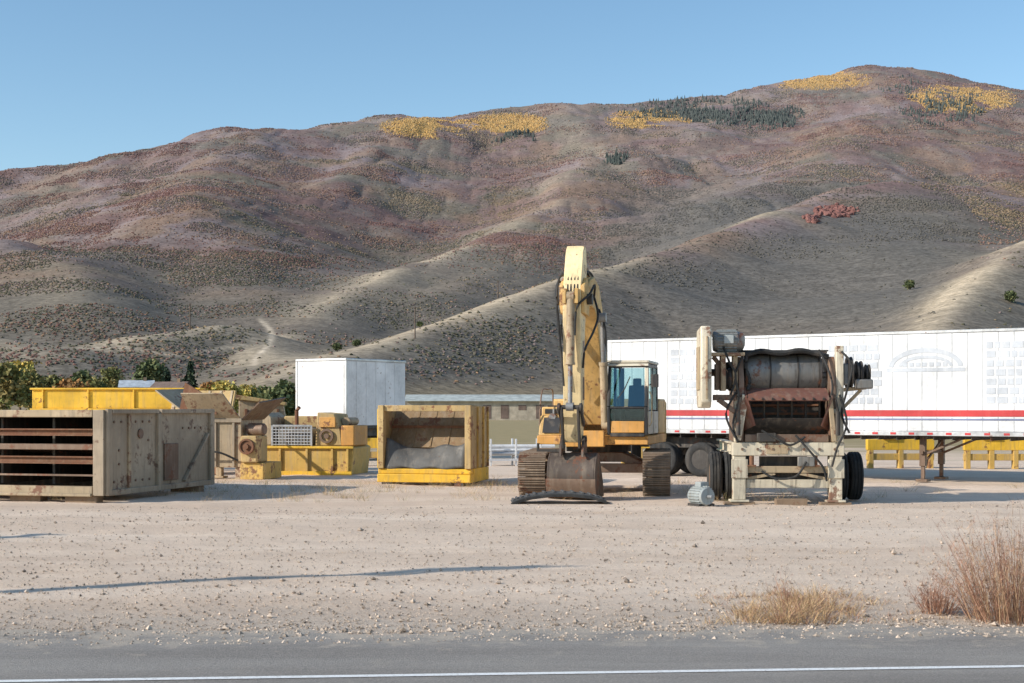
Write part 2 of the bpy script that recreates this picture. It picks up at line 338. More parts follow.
# scattered vegetation on the hills
t=(1+5**.5)/2
IV=np.array([(-1,t,0),(1,t,0),(-1,-t,0),(1,-t,0),(0,-1,t),(0,1,t),(0,-1,-t),(0,1,-t),(t,0,-1),(t,0,1),(-t,0,-1),(-t,0,1)])/1.9
IF=np.array([(0,11,5),(0,5,1),(0,1,7),(0,7,10),(0,10,11),(1,5,9),(5,11,4),(11,10,2),(10,7,6),(7,1,8),(3,9,4),(3,4,2),(3,2,6),(3,6,8),(3,8,9),(4,9,5),(2,4,11),(6,2,10),(8,6,7),(9,8,1)])
vis=np.zeros(TX.shape); run=np.minimum.accumulate(PY,axis=0); vis[1:]=np.maximum(run[:-1]-PY[1:],0); vis*=(np.abs(A)<.40)
def sample(dens,n):
    w=(vis*dens).ravel(); cs=np.cumsum(w); k=np.searchsorted(cs,rng.random(n)*cs[-1]); i,j=np.unravel_index(np.clip(k,0,w.size-1),TX.shape)
    i=np.clip(i,1,nd-2); j=np.clip(j,1,ncol-2); u=rng.random(n)-.5; v=rng.random(n)-.5
    def S(Q): return Q[i,j]+u*(Q[i,j+1]-Q[i,j-1])/2+v*(Q[i+1,j]-Q[i-1,j])/2
    return S(TX),S(TY),S(TZ),i,j
def scatter(name,dens,n,rad,tall,pal,label,cat,shape='bush'):
    x,y,z,i,j=sample(dens,n); r=rad(y)*rng.uniform(.5,1.3,n)
    B=IV if shape=='bush' else np.array([(math.cos(q),math.sin(q),-.2) for q in np.arange(6)*math.pi/3]+[(.62*math.cos(q),.62*math.sin(q),1.2) for q in np.arange(6)*math.pi/3+.4]+[(0,0,3.2)])
    Fc=IF if shape=='bush' else np.array([(k,(k+1)%6,6+k) for k in range(6)]+[((k+1)%6,6+(k+1)%6,6+k) for k in range(6)]+[(6+k,6+(k+1)%6,12) for k in range(6)])
    V=B[None]*rng.uniform(.6,1.35,(n,len(B),1)); V=V*np.stack([r,r,r*tall],-1)[:,None]; th=rng.random(n)*6.28; c,s=np.cos(th)[:,None],np.sin(th)[:,None]
    V=np.stack([V[...,0]*c-V[...,1]*s,V[...,0]*s+V[...,1]*c,V[...,2]],-1)+np.stack([x,y,z+r*tall*.25],-1)[:,None]
    colr=pal(x,y,i,j,n)*rng.uniform(.8,1.2,(n,1)); f=(ss(500,4200,y)*.22)[:,None]; colr=colr*(1-f)+HZC*f  # same distance haze painted into the plant colours
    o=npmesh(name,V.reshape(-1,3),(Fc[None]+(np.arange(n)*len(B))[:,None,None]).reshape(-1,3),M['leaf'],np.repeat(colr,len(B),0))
    tag(o,label,cat,'stuff'); return o
PAL=np.array([(.24,.085,.06),(.29,.125,.065),(.37,.19,.065),(.215,.12,.105),(.27,.185,.175),(.135,.125,.065),(.095,.105,.05),(.33,.22,.08)])
PAL=PAL*.60+PAL.mean(1,keepdims=True)*.40*np.array([1.08,.97,.95])
def pal_scrub(x,y,i,j,n):
    q=fbm(x/150,y/150,3,2); k=np.clip(((q-.25)*15+rng.normal(0,1.3,n)).astype(int),0,7)
    py=PY[i,j]; k=np.where((py>245)&(rng.random(n)<.5),rng.integers(5,7,n),k); k=np.where((gul[i,j]>.4)&(rng.random(n)<.3),rng.integers(1,3,n),k); c=PAL[k]
    sg=sage[i,j]>.3; c=np.where(sg[:,None],np.array([.125,.117,.10]),c)
    return c*.80+C[i,j]*.15
clump=ss(.44,.60,fbm(TX/75,TY/75,4,5)); drk=gold(215,250,60,50)*.7
d_scrub=(.05+clump+.6*gul)*(.14+up+drk+.35*gul)*(1-.9*np.clip(TC,0,1))*(1-.88*np.clip(sage,0,1))*ss(390,350,PY)*(1-.8*np.clip(gm,0,1))
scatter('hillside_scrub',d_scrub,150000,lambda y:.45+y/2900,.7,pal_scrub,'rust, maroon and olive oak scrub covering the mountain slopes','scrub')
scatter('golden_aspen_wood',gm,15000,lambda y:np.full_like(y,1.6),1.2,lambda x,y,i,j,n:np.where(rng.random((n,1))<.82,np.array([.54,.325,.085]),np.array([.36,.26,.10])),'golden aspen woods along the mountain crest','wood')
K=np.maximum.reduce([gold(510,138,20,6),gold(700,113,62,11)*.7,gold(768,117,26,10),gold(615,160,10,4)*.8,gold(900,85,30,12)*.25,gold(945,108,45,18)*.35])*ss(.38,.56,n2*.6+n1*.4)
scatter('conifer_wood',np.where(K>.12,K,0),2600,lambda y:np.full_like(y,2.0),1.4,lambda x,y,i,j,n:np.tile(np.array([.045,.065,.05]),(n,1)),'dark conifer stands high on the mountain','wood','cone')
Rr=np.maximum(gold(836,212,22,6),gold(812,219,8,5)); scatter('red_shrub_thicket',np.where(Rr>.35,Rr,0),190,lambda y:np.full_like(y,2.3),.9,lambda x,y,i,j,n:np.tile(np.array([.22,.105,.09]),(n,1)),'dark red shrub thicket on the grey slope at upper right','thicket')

# ------------------------------------------------------------------ ground, road
gx=np.concatenate([[-4000,-1500,-600,-250,-100,-50],np.arange(-22,22.01,.16),[50,100,250,600,1500,4000]]); gy=np.concatenate([[-300,-60,0,6,11],np.arange(12.2,46,.16),[52,60,75,100,140,200,300,420]])
def gz(x,y):
    fade=ss(13.3,15.0,y-.06*x)*ss(46,42,y)*ss(22,20,np.abs(x))
    return fade*((fbm(x/1.6,y/1.1,4,1)-.5)*.05+(fbm(x/6,y/2.2,3,2)-.5)*.08+(fbm(x/.4,y/.4,2,4)-.5)*.03)
GX,GY=np.meshgrid(gx,gy); GZ=gz(GX,GY)
ids=np.arange(GX.size).reshape(GX.shape); FA=np.stack([ids[:-1,:-1],ids[:-1,1:],ids[1:,1:],ids[1:,:-1]],-1).reshape(-1,4)
g=npmesh('ground',np.stack([GX,GY,GZ],-1).reshape(-1,3),FA,M['ground'],None,True); tag(g,'pale dusty gravel lot in front of the machines','ground','structure')
xs=np.concatenate([np.linspace(-200,-12,20),np.arange(-11.9,12,.04),np.linspace(12,200,20)]); up_=[]; lo_=[]
for x in xs:
    e=12.82+.055*x+(fbm(np.array([x/1.1]),np.array([3.3]),7,2,.7)[0]-.5)*1.2; up_.append((x,e,.012)); lo_.append((x,1.5+.055*x,.012))
V=np.array(up_+lo_); n=len(xs); FA=np.array([(i,i+1,n+i+1,n+i) for i in range(n-1)])
rd=npmesh('road',V,FA[:,::-1],M['asphalt']); tag(rd,'grey asphalt road along the bottom edge','road','structure')
V=np.array([(x,10.66+.0785*x+w,.017) for w in (.045,-.045) for x in (-200,-20,0,20,200)]); FA=np.array([(i,i+1,6+i,5+i) for i in range(4)])
ln=npmesh('road_marking',V,FA[:,::-1],M['line']); tag(ln,'white edge line painted on the asphalt road','road marking','structure')
# stones
OV=np.array([(1,0,0),(-1,0,0),(0,1,0),(0,-1,0),(0,0,.7),(0,0,-.7)]); OF=np.array([(0,2,4),(2,1,4),(1,3,4),(3,0,4),(2,0,5),(1,2,5),(3,1,5),(0,3,5)])
n=22000; y=12.7+rng.random(n)**1.5*17; x=(rng.random(n)-.5)*y*.85; y=y+.055*x; y[:5000]=12.95+.055*x[:5000]+np.abs(rng.normal(0,.7,5000))-.8
r=rng.gamma(2.0,.0033,n)+.004; r[::70]*=2.0; V=OV[None]*rng.uniform(.6,1.3,(n,6,3))*r[:,None,None]; th=rng.random(n)*6.28; c,s=np.cos(th)[:,None],np.sin(th)[:,None]
V=np.stack([V[...,0]*c-V[...,1]*s,V[...,0]*s+V[...,1]*c,V[...,2]],-1)
V=V+np.stack([x,y,gz(x,y)+.008+r*.2],-1)[:,None]; cc=np.array([.54,.435,.345])*rng.uniform(.4,1.25,(n,1))
o=npmesh('gravel_stones',V.reshape(-1,3),(OF[None]+(np.arange(n)*6)[:,None,None]).reshape(-1,3),M['stone'],np.repeat(cc,6,0)); tag(o,'loose stones scattered over the gravel lot','stones','stuff')

# ------------------------------------------------------------------ dry plants
def ribbons(stems):
    V=[];Fc=[];Cc=[]
    for pts,w,c in stems:
        a=random.random()*6.28; d=Vector((math.cos(a),math.sin(a),0)); o=len(V); m=len(pts)
        for i,p in enumerate(pts):
            ww=w*(1-.75*i/(m-1)); V+= [tuple(p-d*ww),tuple(p+d*ww)]; Cc+=[c,c]
        for i in range(m-1): Fc.append((o+2*i,o+2*i+1,o+2*i+3,o+2*i+2))
    return np.array(V),np.array(Fc),np.array(Cc)
def stem(base,h,lean,az,curl,m=5):
    pts=[]
    for i in range(m):
        t=i/(m-1); rr=lean*h*(t+curl*t*t); pts.append(Vector((base[0]+math.cos(az)*rr+random.gauss(0,.006)*i,base[1]+math.sin(az)*rr+random.gauss(0,.006)*i,base[2]+h*t*(1-.25*curl*t))))
    return pts
def shrub(name,label,cx,cy,rad,h,n,pal,tw=6,w=.003):
    st=[]
    for _ in range(n):
        az=random.random()*6.28; q=random.random()**.6; b0=(math.cos(az)*rad*.45*q,math.sin(az)*rad*.45*q,0); H=h*random.uniform(.45,1.0)*(1-.45*q*q)
        p=stem(b0,H,random.uniform(.3,1.0)*q*rad/h,az+random.gauss(0,.4),random.uniform(.0,.6)); c=np.array(random.choice(pal))*random.uniform(.65,1.3); st.append((p,w*random.uniform(.7,1.3),c))
        for k in range(tw):
            i=random.randint(1,4); p0=p[i]; d=Vector((random.gauss(0,1),random.gauss(0,1),random.uniform(-.3,1.3))).normalized()*random.uniform(.05,.2)*min(h,.8)
            st.append(([p0,p0+d*.5+Vector((0,0,.01)),p0+d],w*.6,c*random.uniform(.8,1.3)))
    V,Fc,Cc=ribbons(st); o=npmesh(name,V,Fc,M['stalk'],Cc); o.location=(cx,cy,0); return tag(o,label,'shrub',group='dry roadside shrubs')
tanp=[(.46,.30,.18),(.40,.25,.155),(.50,.35,.22)]; pinkp=[(.36,.195,.13),(.30,.155,.105),(.42,.25,.17)]
shrub('dry_shrub','large spreading reddish tan dry shrub cut by the right edge of the picture',*at(1016,13.5)[:2],1.0,1.18,640,tanp+pinkp+pinkp,12)
shrub('dry_shrub','low reddish brown dry shrub just left of the large roadside shrub',*at(938,13.9)[:2],.36,.46,170,pinkp,9)
shrub('dry_shrub','small thin dry weed standing above the straw grass patch',*at(785,14.6)[:2],.2,.42,26,pinkp,5)
bl=[]
def tuft(x,y,n,h,rad,pal):
    for _ in range(n):
        az=random.random()*6.28; q=random.random()
        bl.append((stem((x+math.cos(az)*rad*q,y+math.sin(az)*rad*q,-.01),h*random.uniform(.4,1.1),random.uniform(.1,1.2),az+random.gauss(0,.6),random.uniform(.1,.9),4),.003,np.array(random.choice(pal))*random.uniform(.7,1.3)))
strawp=[(.52,.36,.19),(.60,.43,.25),(.43,.29,.165)]
for _ in range(140):
    px=random.gauss(800,44); D=random.uniform(13.2,15.3); x,y,_z=at(px,D); tuft(x,y,26,random.uniform(.05,.27)*math.exp(-((px-795)/95)**2),.12,strawp+strawp+pinkp)
for _ in range(30):
    px=random.uniform(850,1024); D=random.uniform(13.3,14.2); x,y,_z=at(px,D); tuft(x,y,14,random.uniform(.04,.11),.08,strawp+pinkp)
for _ in range(280):
    px=random.choice([random.gauss(240,60),random.gauss(350,40),random.gauss(480,35),random.uniform(0,1024),random.gauss(90,50),random.gauss(700,60)]); D=random.uniform(30.5,39); x,y,_z=at(px,D); tuft(x,y,24,random.uniform(.10,.32),.24,strawp+[(.24,.23,.11)])
for _ in range(70):
    px=random.uniform(0,1024); D=random.uniform(14.8,28); x,y,_z=at(px,D); tuft(x,y,8,random.uniform(.03,.08),.10,strawp)
V,Fc,Cc=ribbons(bl)
o=npmesh('dry_grass',V,Fc,M['stalk'],Cc); tag(o,'straw coloured dry grass tufts on the gravel','grass','stuff')

# ------------------------------------------------------------------ trees at the foot of the hills
def crown_mesh(h,w,pal,n=66,leaf=26,base=.22,conic=False):
    V=[];Fc=[];Cc=[]
    for k in range(n):
        while True:
            p=Vector((random.uniform(-1,1),random.uniform(-1,1),random.uniform(-1,1)))
            if p.length<1: break
        zz=(p.z+1)/2; rw=w*(1-.92*zz)*1.1 if conic else w*(1.0-.25*zz)
        c=Vector((p.x*rw,p.y*rw,h*(base+(1-base)*zz*.95))); cr=random.uniform(.10,.22)*w*(0.6 if conic else 1.25); cc=np.array(random.choice(pal))*random.uniform(.6,1.35)
        for _ in range(leaf):
            d=Vector((random.gauss(0,1),random.gauss(0,1),random.gauss(0,.8)))*cr*.8; s=random.uniform(.07,.13)*w+.06; a=Vector((random.gauss(0,1),random.gauss(0,1),random.gauss(0,1))).normalized(); b2=a.orthogonal().normalized(); a2=a.cross(b2); o=len(V); q=c+d
            V+=[tuple(q+b2*s),tuple(q+a2*s*.7),tuple(q-b2*s),tuple(q-a2*s*.7)]; Fc.append((o,o+1,o+2,o+3)); Cc+=[cc*random.uniform(.8,1.2)]*4
    return np.array(V),np.array(Fc),np.array(Cc)
def make_tree(label,cat,h,w,pal,conic=False,grp='trees at the foot of the mountain'):
    r=thing('conifer_tree' if conic else ('round_bush' if cat=='bush' else 'leafy_tree'),label,cat,group=grp)
    tb=MB(); tb.tube([(0,0,-.5),(.05*h*.2,0,h*.3),(0,.02*h,h*.62),(0,0,h*.85)],[.028*h,.02*h,.012*h,.004*h],8)
    if not conic:
        for k in range(5):
            a=k*1.3; z=h*(.25+.08*k); tb.tube([(0,0,z),(math.cos(a)*w*.4,math.sin(a)*w*.4,z+h*.13),(math.cos(a)*w*.7,math.sin(a)*w*.7,z+h*.22)],[.012*h,.008*h,.003*h],6)
    tb.build('trunk',M['pole'],r); V,Fc,Cc=crown_mesh(h,w,pal,conic=conic,base=.12 if conic else .18)
    o=npmesh('crown',V,Fc,M['leaf'],Cc); o.parent=r; return r
olive=[(.19,.19,.075),(.15,.165,.065),(.24,.215,.09),(.32,.25,.10)]; ygr=[(.46,.38,.10),(.36,.33,.10),(.54,.41,.12)]; dgr=[(.10,.125,.06),(.125,.15,.07),(.17,.175,.08)]; cgr=[(.04,.06,.04),(.055,.075,.046)]; rustt=[(.36,.19,.075),(.29,.17,.075)]
T1=make_tree('tallest olive green tree at the left edge of the picture','tree',9.6,3.2,olive)
T2=make_tree('yellow green tree right of the two dark conifers','tree',7.6,2.9,ygr)
T3=make_tree('dark green tree touching the left side of the white box trailer','tree',5.2,2.4,dgr)
T4=make_tree('left one of two dark conifers below the dirt track','tree',8.6,1.9,cgr,True)
T5=make_tree('rust brown tree between the olive trees and the houses','tree',6.4,2.6,rustt)
def put(o,px,D,rz=0,first=False,label=None,sc=1.0):
    x,y,_=at(px,D); z=hz(x,y)
    if first: o.location=(x,y,z); o.rotation_euler.z=rz; o.scale=(sc,)*3; return o
    return dup(o,(x,y,z),rz,label,sc)
put(T1,6,225,0,True); put(T2,226,270,0,True,sc=1.05); put(T3,283,170,0,True,sc=1.02); put(T4,166,330,0,True,sc=1.35); put(T5,72,250,0,True,sc=1.2)
put(T1,29,250,1.2,label='second olive green tree from the left edge of the picture',sc=.95)
put(T1,52,260,2.5,label='third olive green tree from the left, lower than its neighbours',sc=.88)
put(T1,96,270,4.0,label='small olive tree just left of the white walled house',sc=.85)
put(T4,190,340,1.1,label='right one of two dark conifers below the dirt track',sc=1.5)
put(T2,247,285,2.1,label='second yellow green tree from the conifers, closer to the white box trailer',sc=.98)
put(T5,208,275,1.7,label='small rust brown tree between the conifers and the yellow green trees',sc=1.2)
put(T3,263,190,2.2,label='low dark green tree between the yellow green trees and the white box trailer',sc=.95)
put(T3,84,340,3.2,label='dark green tree on the slope above the small olive tree',sc=1.9)
put(T3,152,420,5.2,label='dark green tree behind the gap between the two houses',sc=2.2)
put(T1,112,400,3.0,label='olive tree behind the white walled house',sc=1.15)
put(T2,20,350,4.6,label='yellow tree behind the tallest olive trees at the left edge',sc=1.8)
B1=make_tree('round dark green bush on the bare hill at the right edge','bush',4.2,2.6,dgr,grp='bushes on the bare hills')
put(B1,1010,640,0,True,sc=1.2); put(B1,337,560,1,label='small dark bush on the tan spur above the white box trailer',sc=.8); put(B1,357,575,2,label='small dark bush right of another on the tan spur above the white box trailer',sc=.7)
put(B1,910,760,3,label='wide olive bush in the middle of the grey slope behind the long trailer',sc=1.2); put(B1,420,600,4,label='lone dark bush beside the hillside utility pole',sc=.6)

# houses
def house(px,D,w,d,h,rise,rz,wall,roof,label):
    x,y,_=at(px,D); r=thing('house',label,'house',(x,y,hz(x,y)-.3),rz,'houses among the trees')
    wb=MB(); wb.b(-w/2,w/2,-d/2,d/2,0,h); wb.prism([(-d/2,h+.002),(d/2,h+.002),(0,h+rise-.1)],'x',-w/2,w/2); wb.build('wall',wall,r)
    rb=MB()
    for s in (-1,1): rb.plate([(-w/2-.4,s*(d/2+.5),h-.2),(w/2+.4,s*(d/2+.5),h-.2),(w/2+.4,0,h+rise),(-w/2-.4,0,h+rise)],.15)
    rf=rb.build('roof',roof,r); cb=MB(); cb.b(w*.2,w*.2+.7,-.4,.4,h+rise*.5,h+rise+.8); cb.build('chimney',M['wood'],rf)
    for k in (-.3,.05,.32):
        q=MB(); q.b(w*k-.5,w*k+.5,-d/2-.03,-d/2+.02,h*.62,h*.88); q.build('window',M['windowdark'],r)
    q=MB(); q.b(w*.18-.5,w*.18+.4,-d/2-.04,-d/2+.02,0,2.1); q.build('door',M['roofbrown'],r)
house(137,320,7,6,6.6,1.4,.2,M['whiteb'],M['bluegrey'],'small white walled house with pale roof among distant trees')
house(172,305,7,6,6.2,1.5,-.25,M['wallbeige'],M['roofbrown'],'small beige house with brown roof among distant trees')

# low building behind
x,y,_=at(490,250); r=thing('long_shed','long low beige shed with pale grey green roof behind the yellow hopper','shed',(x,y,0),.03)
q=MB(); q.b(-14.5,14.5,0,11,0,3.4); q.build('wall',M['wallbeige'],r)
q=MB(); q.plate([(-15,-.6,3.35),(15,-.6,3.35),(15,5.5,4.5),(-15,5.5,4.5)],.1); q.plate([(15,11.6,3.35),(-15,11.6,3.35),(-15,5.5,4.5),(15,5.5,4.5)],.1); q.build('roof',M['palegreen'],r)
for k in range(9):
    q=MB(); q.b(-13.6+k*3.1,-12.2+k*3.1,-.04,.02,.3 if k%3 else 1.8,2.7); q.build('window' if k%3==0 else 'door',M['roofbrown'],r)

# utility poles
def upole(px,D,h,label,loc=None,rz=0,rr=.14):
    if loc is None:
        x,y,_=at(px,D); loc=(x,y,hz(x,y)-.3)
    r=thing('utility_pole',label,'utility pole',loc,rz,'wooden utility poles')
    q=MB(); q.cyl((0,0,-.3),(0,0,h),rr,rr*.7,12); q.build('pole',M['pole'],r)
    q=MB(); q.b(-1.2,1.2,-rr-.1,-rr+.02,h-.6,h-.45); q.beam((-.6,-rr,h-.52),(0,-rr,h-1.1),.05); q.beam((.6,-rr,h-.52),(0,-rr,h-1.1),.05); ca=q.build('crossarm',M['pole'],r)
    for k in (-1.05,-.5,.5,1.05):
        q=MB(); q.lathe((k,-rr-.04,h-.45),(0,0,1),[(0,.03),(.06,.06),(.1,.04),(.16,.05)],10); q.build('insulator',M['grey'],ca)
upole(415,540,12.5,'wooden utility pole on the tan spur above the yellow hopper',rr=.26); upole(190,600,12,'wooden utility pole on the small hill at left',rr=.28); upole(498,720,10,'farther wooden utility pole right of another on the tan spur',rr=.28)
upole(0,0,9.0,'tall roadside utility pole outside the left edge casting a long shadow',(-15.3,11.7,0),R(23),.16)
upole(0,0,5.0,'short roadside utility pole outside the left edge beside the taller pole',(-16.2,18.8,0),R(60),.15)

# ------------------------------------------------------------------ wheels
def wheel(parent,c,axis,r,w,name='wheel',rim=None):
    a=Vector(axis).normalized(); q=MB(); h=w/2
    prof=[(-h*.7,r*.56),(-h*.95,r*.66),(-h,r*.8),(-h*.92,r*.93),(-h*.75,r*.985)]
    for k in (-.5,0,.5): prof+=[(h*(k-.09),r),(h*(k-.06),r*.965),(h*(k+.06),r*.965),(h*(k+.09),r)]
    prof+=[(h*.75,r*.985),(h*.92,r*.93),(h,r*.8),(h*.95,r*.66),(h*.7,r*.56)]
    q.lathe(c,a,prof,36,False); o=q.build(name,M['rubber'],parent)
    q=MB(); q.lathe(c,a,[(-h*.72,r*.57),(-h*.5,r*.5),(-h*.35,r*.3),(-h*.35,r*.14),(-h*.6,r*.12),(h*.6,r*.12),(h*.35,r*.14),(h*.35,r*.3),(h*.5,r*.5),(h*.72,r*.57)],28)
    q.build('rim',rim or M['grey'],o); return o

# ------------------------------------------------------------------ long white trailer
th=math.atan2(-.545,.838); r=thing('semi_trailer','long white box semi trailer with a red stripe parked behind the excavator','trailer',(2.95,43.4,0),th)
L=14.8; z0,z1=1.28,4.1
q=MB(); q.b(0,L,0,2.6,z0+.12,z1-.08); q.build('box_body',M['white'],r,.02)
q=MB(); q.b(-.02,L+.02,-.02,2.62,z1-.078,z1); q.build('top_rail',M['alu'],r,.01)
q=MB(); q.b(-.02,L+.02,-.02,2.62,z0,z0+.118); q.build('bottom_rail',M['alu'],r,.01)
for k in range(1,37):
    q=MB(); q.b(k*.4-.012,k*.4+.012,-.007,-.0005,z0+.13,z1-.09); q.build('side_seam',M['seam'],r)
q=MB(); q.b(0.03,L-.03,-.014,-.0075,1.80,1.97); q.build('red_stripe',M['red'],r)
q=MB(); q.b(0.03,L-.03,-.014,-.0075,1.70,1.745); q.build('blue_stripe',M['navy'],r)
for k in range(29):
    q=MB(); q.b(.25+k*.5,.4+k*.5,-.027,-.0205,z0+.03,z0+.09); q.build('reflective_tape',M['red'],r)
# ghost of a removed arched emblem
q=MB(); cx,cz=9.7,3.12
def arc(a,b2,t,u0,u1,n=28):
    vs=[];fs=[]
    for k in range(n+1):
        u=u0+(u1-u0)*k/n
        for s in (0,1): vs.append((cx+(a-s*t)*math.cos(u),-.0095,cz+(b2-s*t)*math.sin(u)))
    for k in range(n): fs.append((2*k,2*k+1,2*k+3,2*k+2))
    q.add(vs,fs)
arc(1.0,.52,.13,0.05,math.pi-.05); arc(.74,.32,.09,.1,math.pi-.1); q.b(cx-1.05,cx+1.05,-.0098,-.009,cz-.12,cz-.02)
for k in range(7): q.b(cx-.62+k*.18,cx-.50+k*.18,-.0098,-.009,cz+.02,cz+.13)
q.build('faded_emblem',M['ghost'],r)
for bx,wid,rows in ((2.1,1.0,7),(4.4,1.9,5),(7.0,1.4,7),(11.3,1.5,7)):
    q=MB()
    for row in range(rows):
        x=bx
        while x<bx+wid:
            ww=random.uniform(.12,.32); q.b(x,min(x+ww,bx+wid+.1),-.0098,-.009,2.15+row*.24,2.32+row*.24); x+=ww+.05
    q.build('faded_lettering',M['ghost'],r)
for k in range(28):
    q=MB(); q.ibeam((.4+k*.5,.05,z0-.06),(.4+k*.5,2.55,z0-.06),.06,.11,.012); q.build('cross_member',M['dark'],r)
for sy in (0.55,2.05):
    q=MB(); q.b(.6,5.0,sy-.06,sy+.06,.85,z0-.13); q.build('slider_rail',M['dark'],r)
for xw in (1.75,3.05):
    q=MB(); q.cyl((xw,.3,.52),(xw,2.3,.52),.07); q.build('axle',M['dark'],r)
    for yw in (.16,.47,2.13,2.44): wheel(r,(xw,yw,.51),(0,1,0),.51,.27,rim=M['dark'])
for yw in (.32,2.28):
    q=MB(); q.b(.75,.79,yw-.3,yw+.3,.25,z0-.02); q.build('mud_flap',M['rubber'],r)
for yl in (.45,2.15):
    q=MB(); q.b(9.42,9.58,yl-.08,yl+.08,.45,z0-.02); q.b(9.45,9.55,yl-.05,yl+.05,.1,.45); q.b(9.34,9.66,yl-.16,yl+.16,.03,.10); q.beam((9.5,yl,.75),(10.5,yl,z0-.1),.06); q.build('landing_leg',M['brownsteel'],r,.01)
q=MB(); q.b(9.46,9.54,.3,2.3,.78,.86); q.beam((9.5,.5,.5),(9.5,2.1,1.1),.05); q.build('landing_brace',M['brownsteel'],r)
q=MB(); q.b(-.04,.12,-.012,.10,z0,z1); q.build('corner_post',M['alu'],r,.01)

# white short box trailer on the left
ang=R(33); r=thing('box_trailer','short white box trailer with one side in shade behind the yellow hopper','trailer',(-6.3,54,0),-ang)
BL=3.7
q=MB(); q.b(-2.5,0,0,BL,1.36,3.84); q.build('box_body',M['whiteb'],r,.02)
q=MB(); q.b(-2.53,.03,-.03,BL+.03,3.842,3.94); q.build('roof_rail',M['alu'],r,.02)
q=MB(); q.b(-2.53,.03,-.03,BL+.03,1.24,1.358); q.build('bottom_rail',M['dark'],r,.02)
for k in range(1,6):
    q=MB(); q.b(.001,.018,k*.6,k*.6+.05,1.37,3.83); q.build('side_rib',M['whiteb'],r)
for a_ in (-.06,-2.52):
    q=MB(); q.b(a_,a_+.085,-.025,.05,1.36,3.84); q.build('corner_post',M['alu'],r)
q=MB(); q.b(-2.40,-.10,-.02,-.003,1.5,3.7); dr=q.build('front_panel',M['whiteb'],r,.005)
for xx in (-2.2,-.3):
    q=MB(); q.b(xx-.05,xx+.05,.2,BL-.1,.95,1.237); q.build('chassis_rail',M['dark'],r)
for yy_ in (1.0,2.8):
    for xx in (-2.3,-.2): wheel(r,(xx,yy_,.50),(1,0,0),.50,.28,rim=M['grey'])
    q=MB(); q.cyl((-2.2,yy_,.5),(-.3,yy_,.5),.07); q.b(-1.9,-.6,yy_-.05,yy_+.05,.5,.94); q.build('axle',M['dark'],r)
q=MB(); q.b(-1.6,-.9,-.9,.3,.95,1.1); q.build('tow_bar',M['dark'],r)

# ------------------------------------------------------------------ open screen box, left edge
r=thing('screen_box','large dusty khaki steel screen box with open side at the left edge','screen box',(-8.70,30.4,0),R(-15.2))
Lx=5.4; Dy=4.9
q=MB(); q.b(-.07,0,0.0,Dy,.16,1.98); pn=q.build('side_panel',M['olive'],r,.01)
for a_,b_,zz in ((0,.16,2.0),(Dy-.2,Dy,2.0),(2.15,2.28,1.9)):
    q=MB(); q.b(.001,.08,a_,b_,.14,zz); q.build('panel_post',M['olive'],pn,.012)
for a_,b_ in ((.161,2.149),(2.281,Dy-.201)):
    q=MB(); q.b(.002,.10,a_,b_,1.90,1.995); q.build('top_rail',M['olive'],pn,.012); q=MB(); q.b(.002,.08,a_,b_,.14,.26); q.build('bottom_rail',M['olive'],pn,.012)
q=MB(); q.b(.002,.04,2.5,3.15,.35,1.2); q.build('access_cover',M['brownsteel'],pn,.01)
for yy_,zz in [(a_,.42) for a_ in np.arange(.35,2.1,.3)]+[(a_,1.72) for a_ in np.arange(.35,2.1,.3)]+[(a_,1.55) for a_ in np.arange(3.4,4.6,.3)]+[(.55,.8),(.55,1.1),(1.8,.9),(1.8,1.3)]:
    q=MB(); q.cyl((.0,yy_,zz),(.025,yy_,zz),.028,n=8); q.build('bolt',M['brownsteel'],pn)
q=MB(); q.b(.001,.05,.9,1.0,.27,1.88); q.build('panel_strip',M['tan'],pn,.008)
q=MB(); q.cyl((.0,1.45,1.45),(.035,1.45,1.45),.11,n=20); q.build('bearing_cap',M['brownsteel'],pn,.006)
q=MB(); q.beam((.05,3.4,.3),(.05,4.6,1.4),.08,.06); q.build('panel_brace',M['olive'],pn,.01)
q=MB(); q.b(-.26,-.001,-.06,-.001,.14,1.98); q.build('front_post',M['olive'],r,.012)
q=MB(); q.b(-Lx,-.27,-.05,.10,1.82,1.98); q.build('top_beam',M['tan'],r,.015)
q=MB(); q.b(-Lx,-.072,.101,Dy,1.93,1.975); q.build('top_plate',M['olive'],r,.01)
q=MB(); q.ibeam((-Lx,.02,1.50),(-.27,.02,1.50),.16,.15,.025); q.build('upper_beam',M['rust'],r)
q=MB(); q.plate([(-Lx,.05,1.20),(-.28,.05,1.20),(-.28,1.6,.98),(-Lx,1.6,.98)],.05); q.b(-Lx,-.28,-.03,.045,1.12,1.24); q.build('upper_deck',M['brownsteel'],r,.01)
q=MB(); q.ibeam((-Lx,.05,.90),(-.28,.05,.90),.14,.16,.025); q.build('middle_beam',M['rust'],r)
q=MB(); q.b(-Lx,-.28,-.05,.12,.14,.34); q.b(-Lx,-.28,-.12,-.051,.12,.19); q.build('bottom_beam',M['tan'],r,.015)
q=MB(); q.plate([(-Lx,.1,.55),(-.28,.1,.55),(-.28,2.2,.45),(-Lx,2.2,.45)],.04); q.build('lower_deck',M['brownsteel'],r)
for k in range(4):
    q=MB(); q.b(-1.5-k*1.3,-1.44-k*1.3,.35,2.3,.36,1.8); q.build('inner_rib',M['dark'],r)
q=MB(); q.b(-Lx,-.08,2.4,2.45,.14,1.92); q.build('back_plate',M['dark'],r)
q=MB(); q.b(-Lx-.07,-Lx,0,Dy,.14,1.98); q.build('end_panel',M['olive'],r)
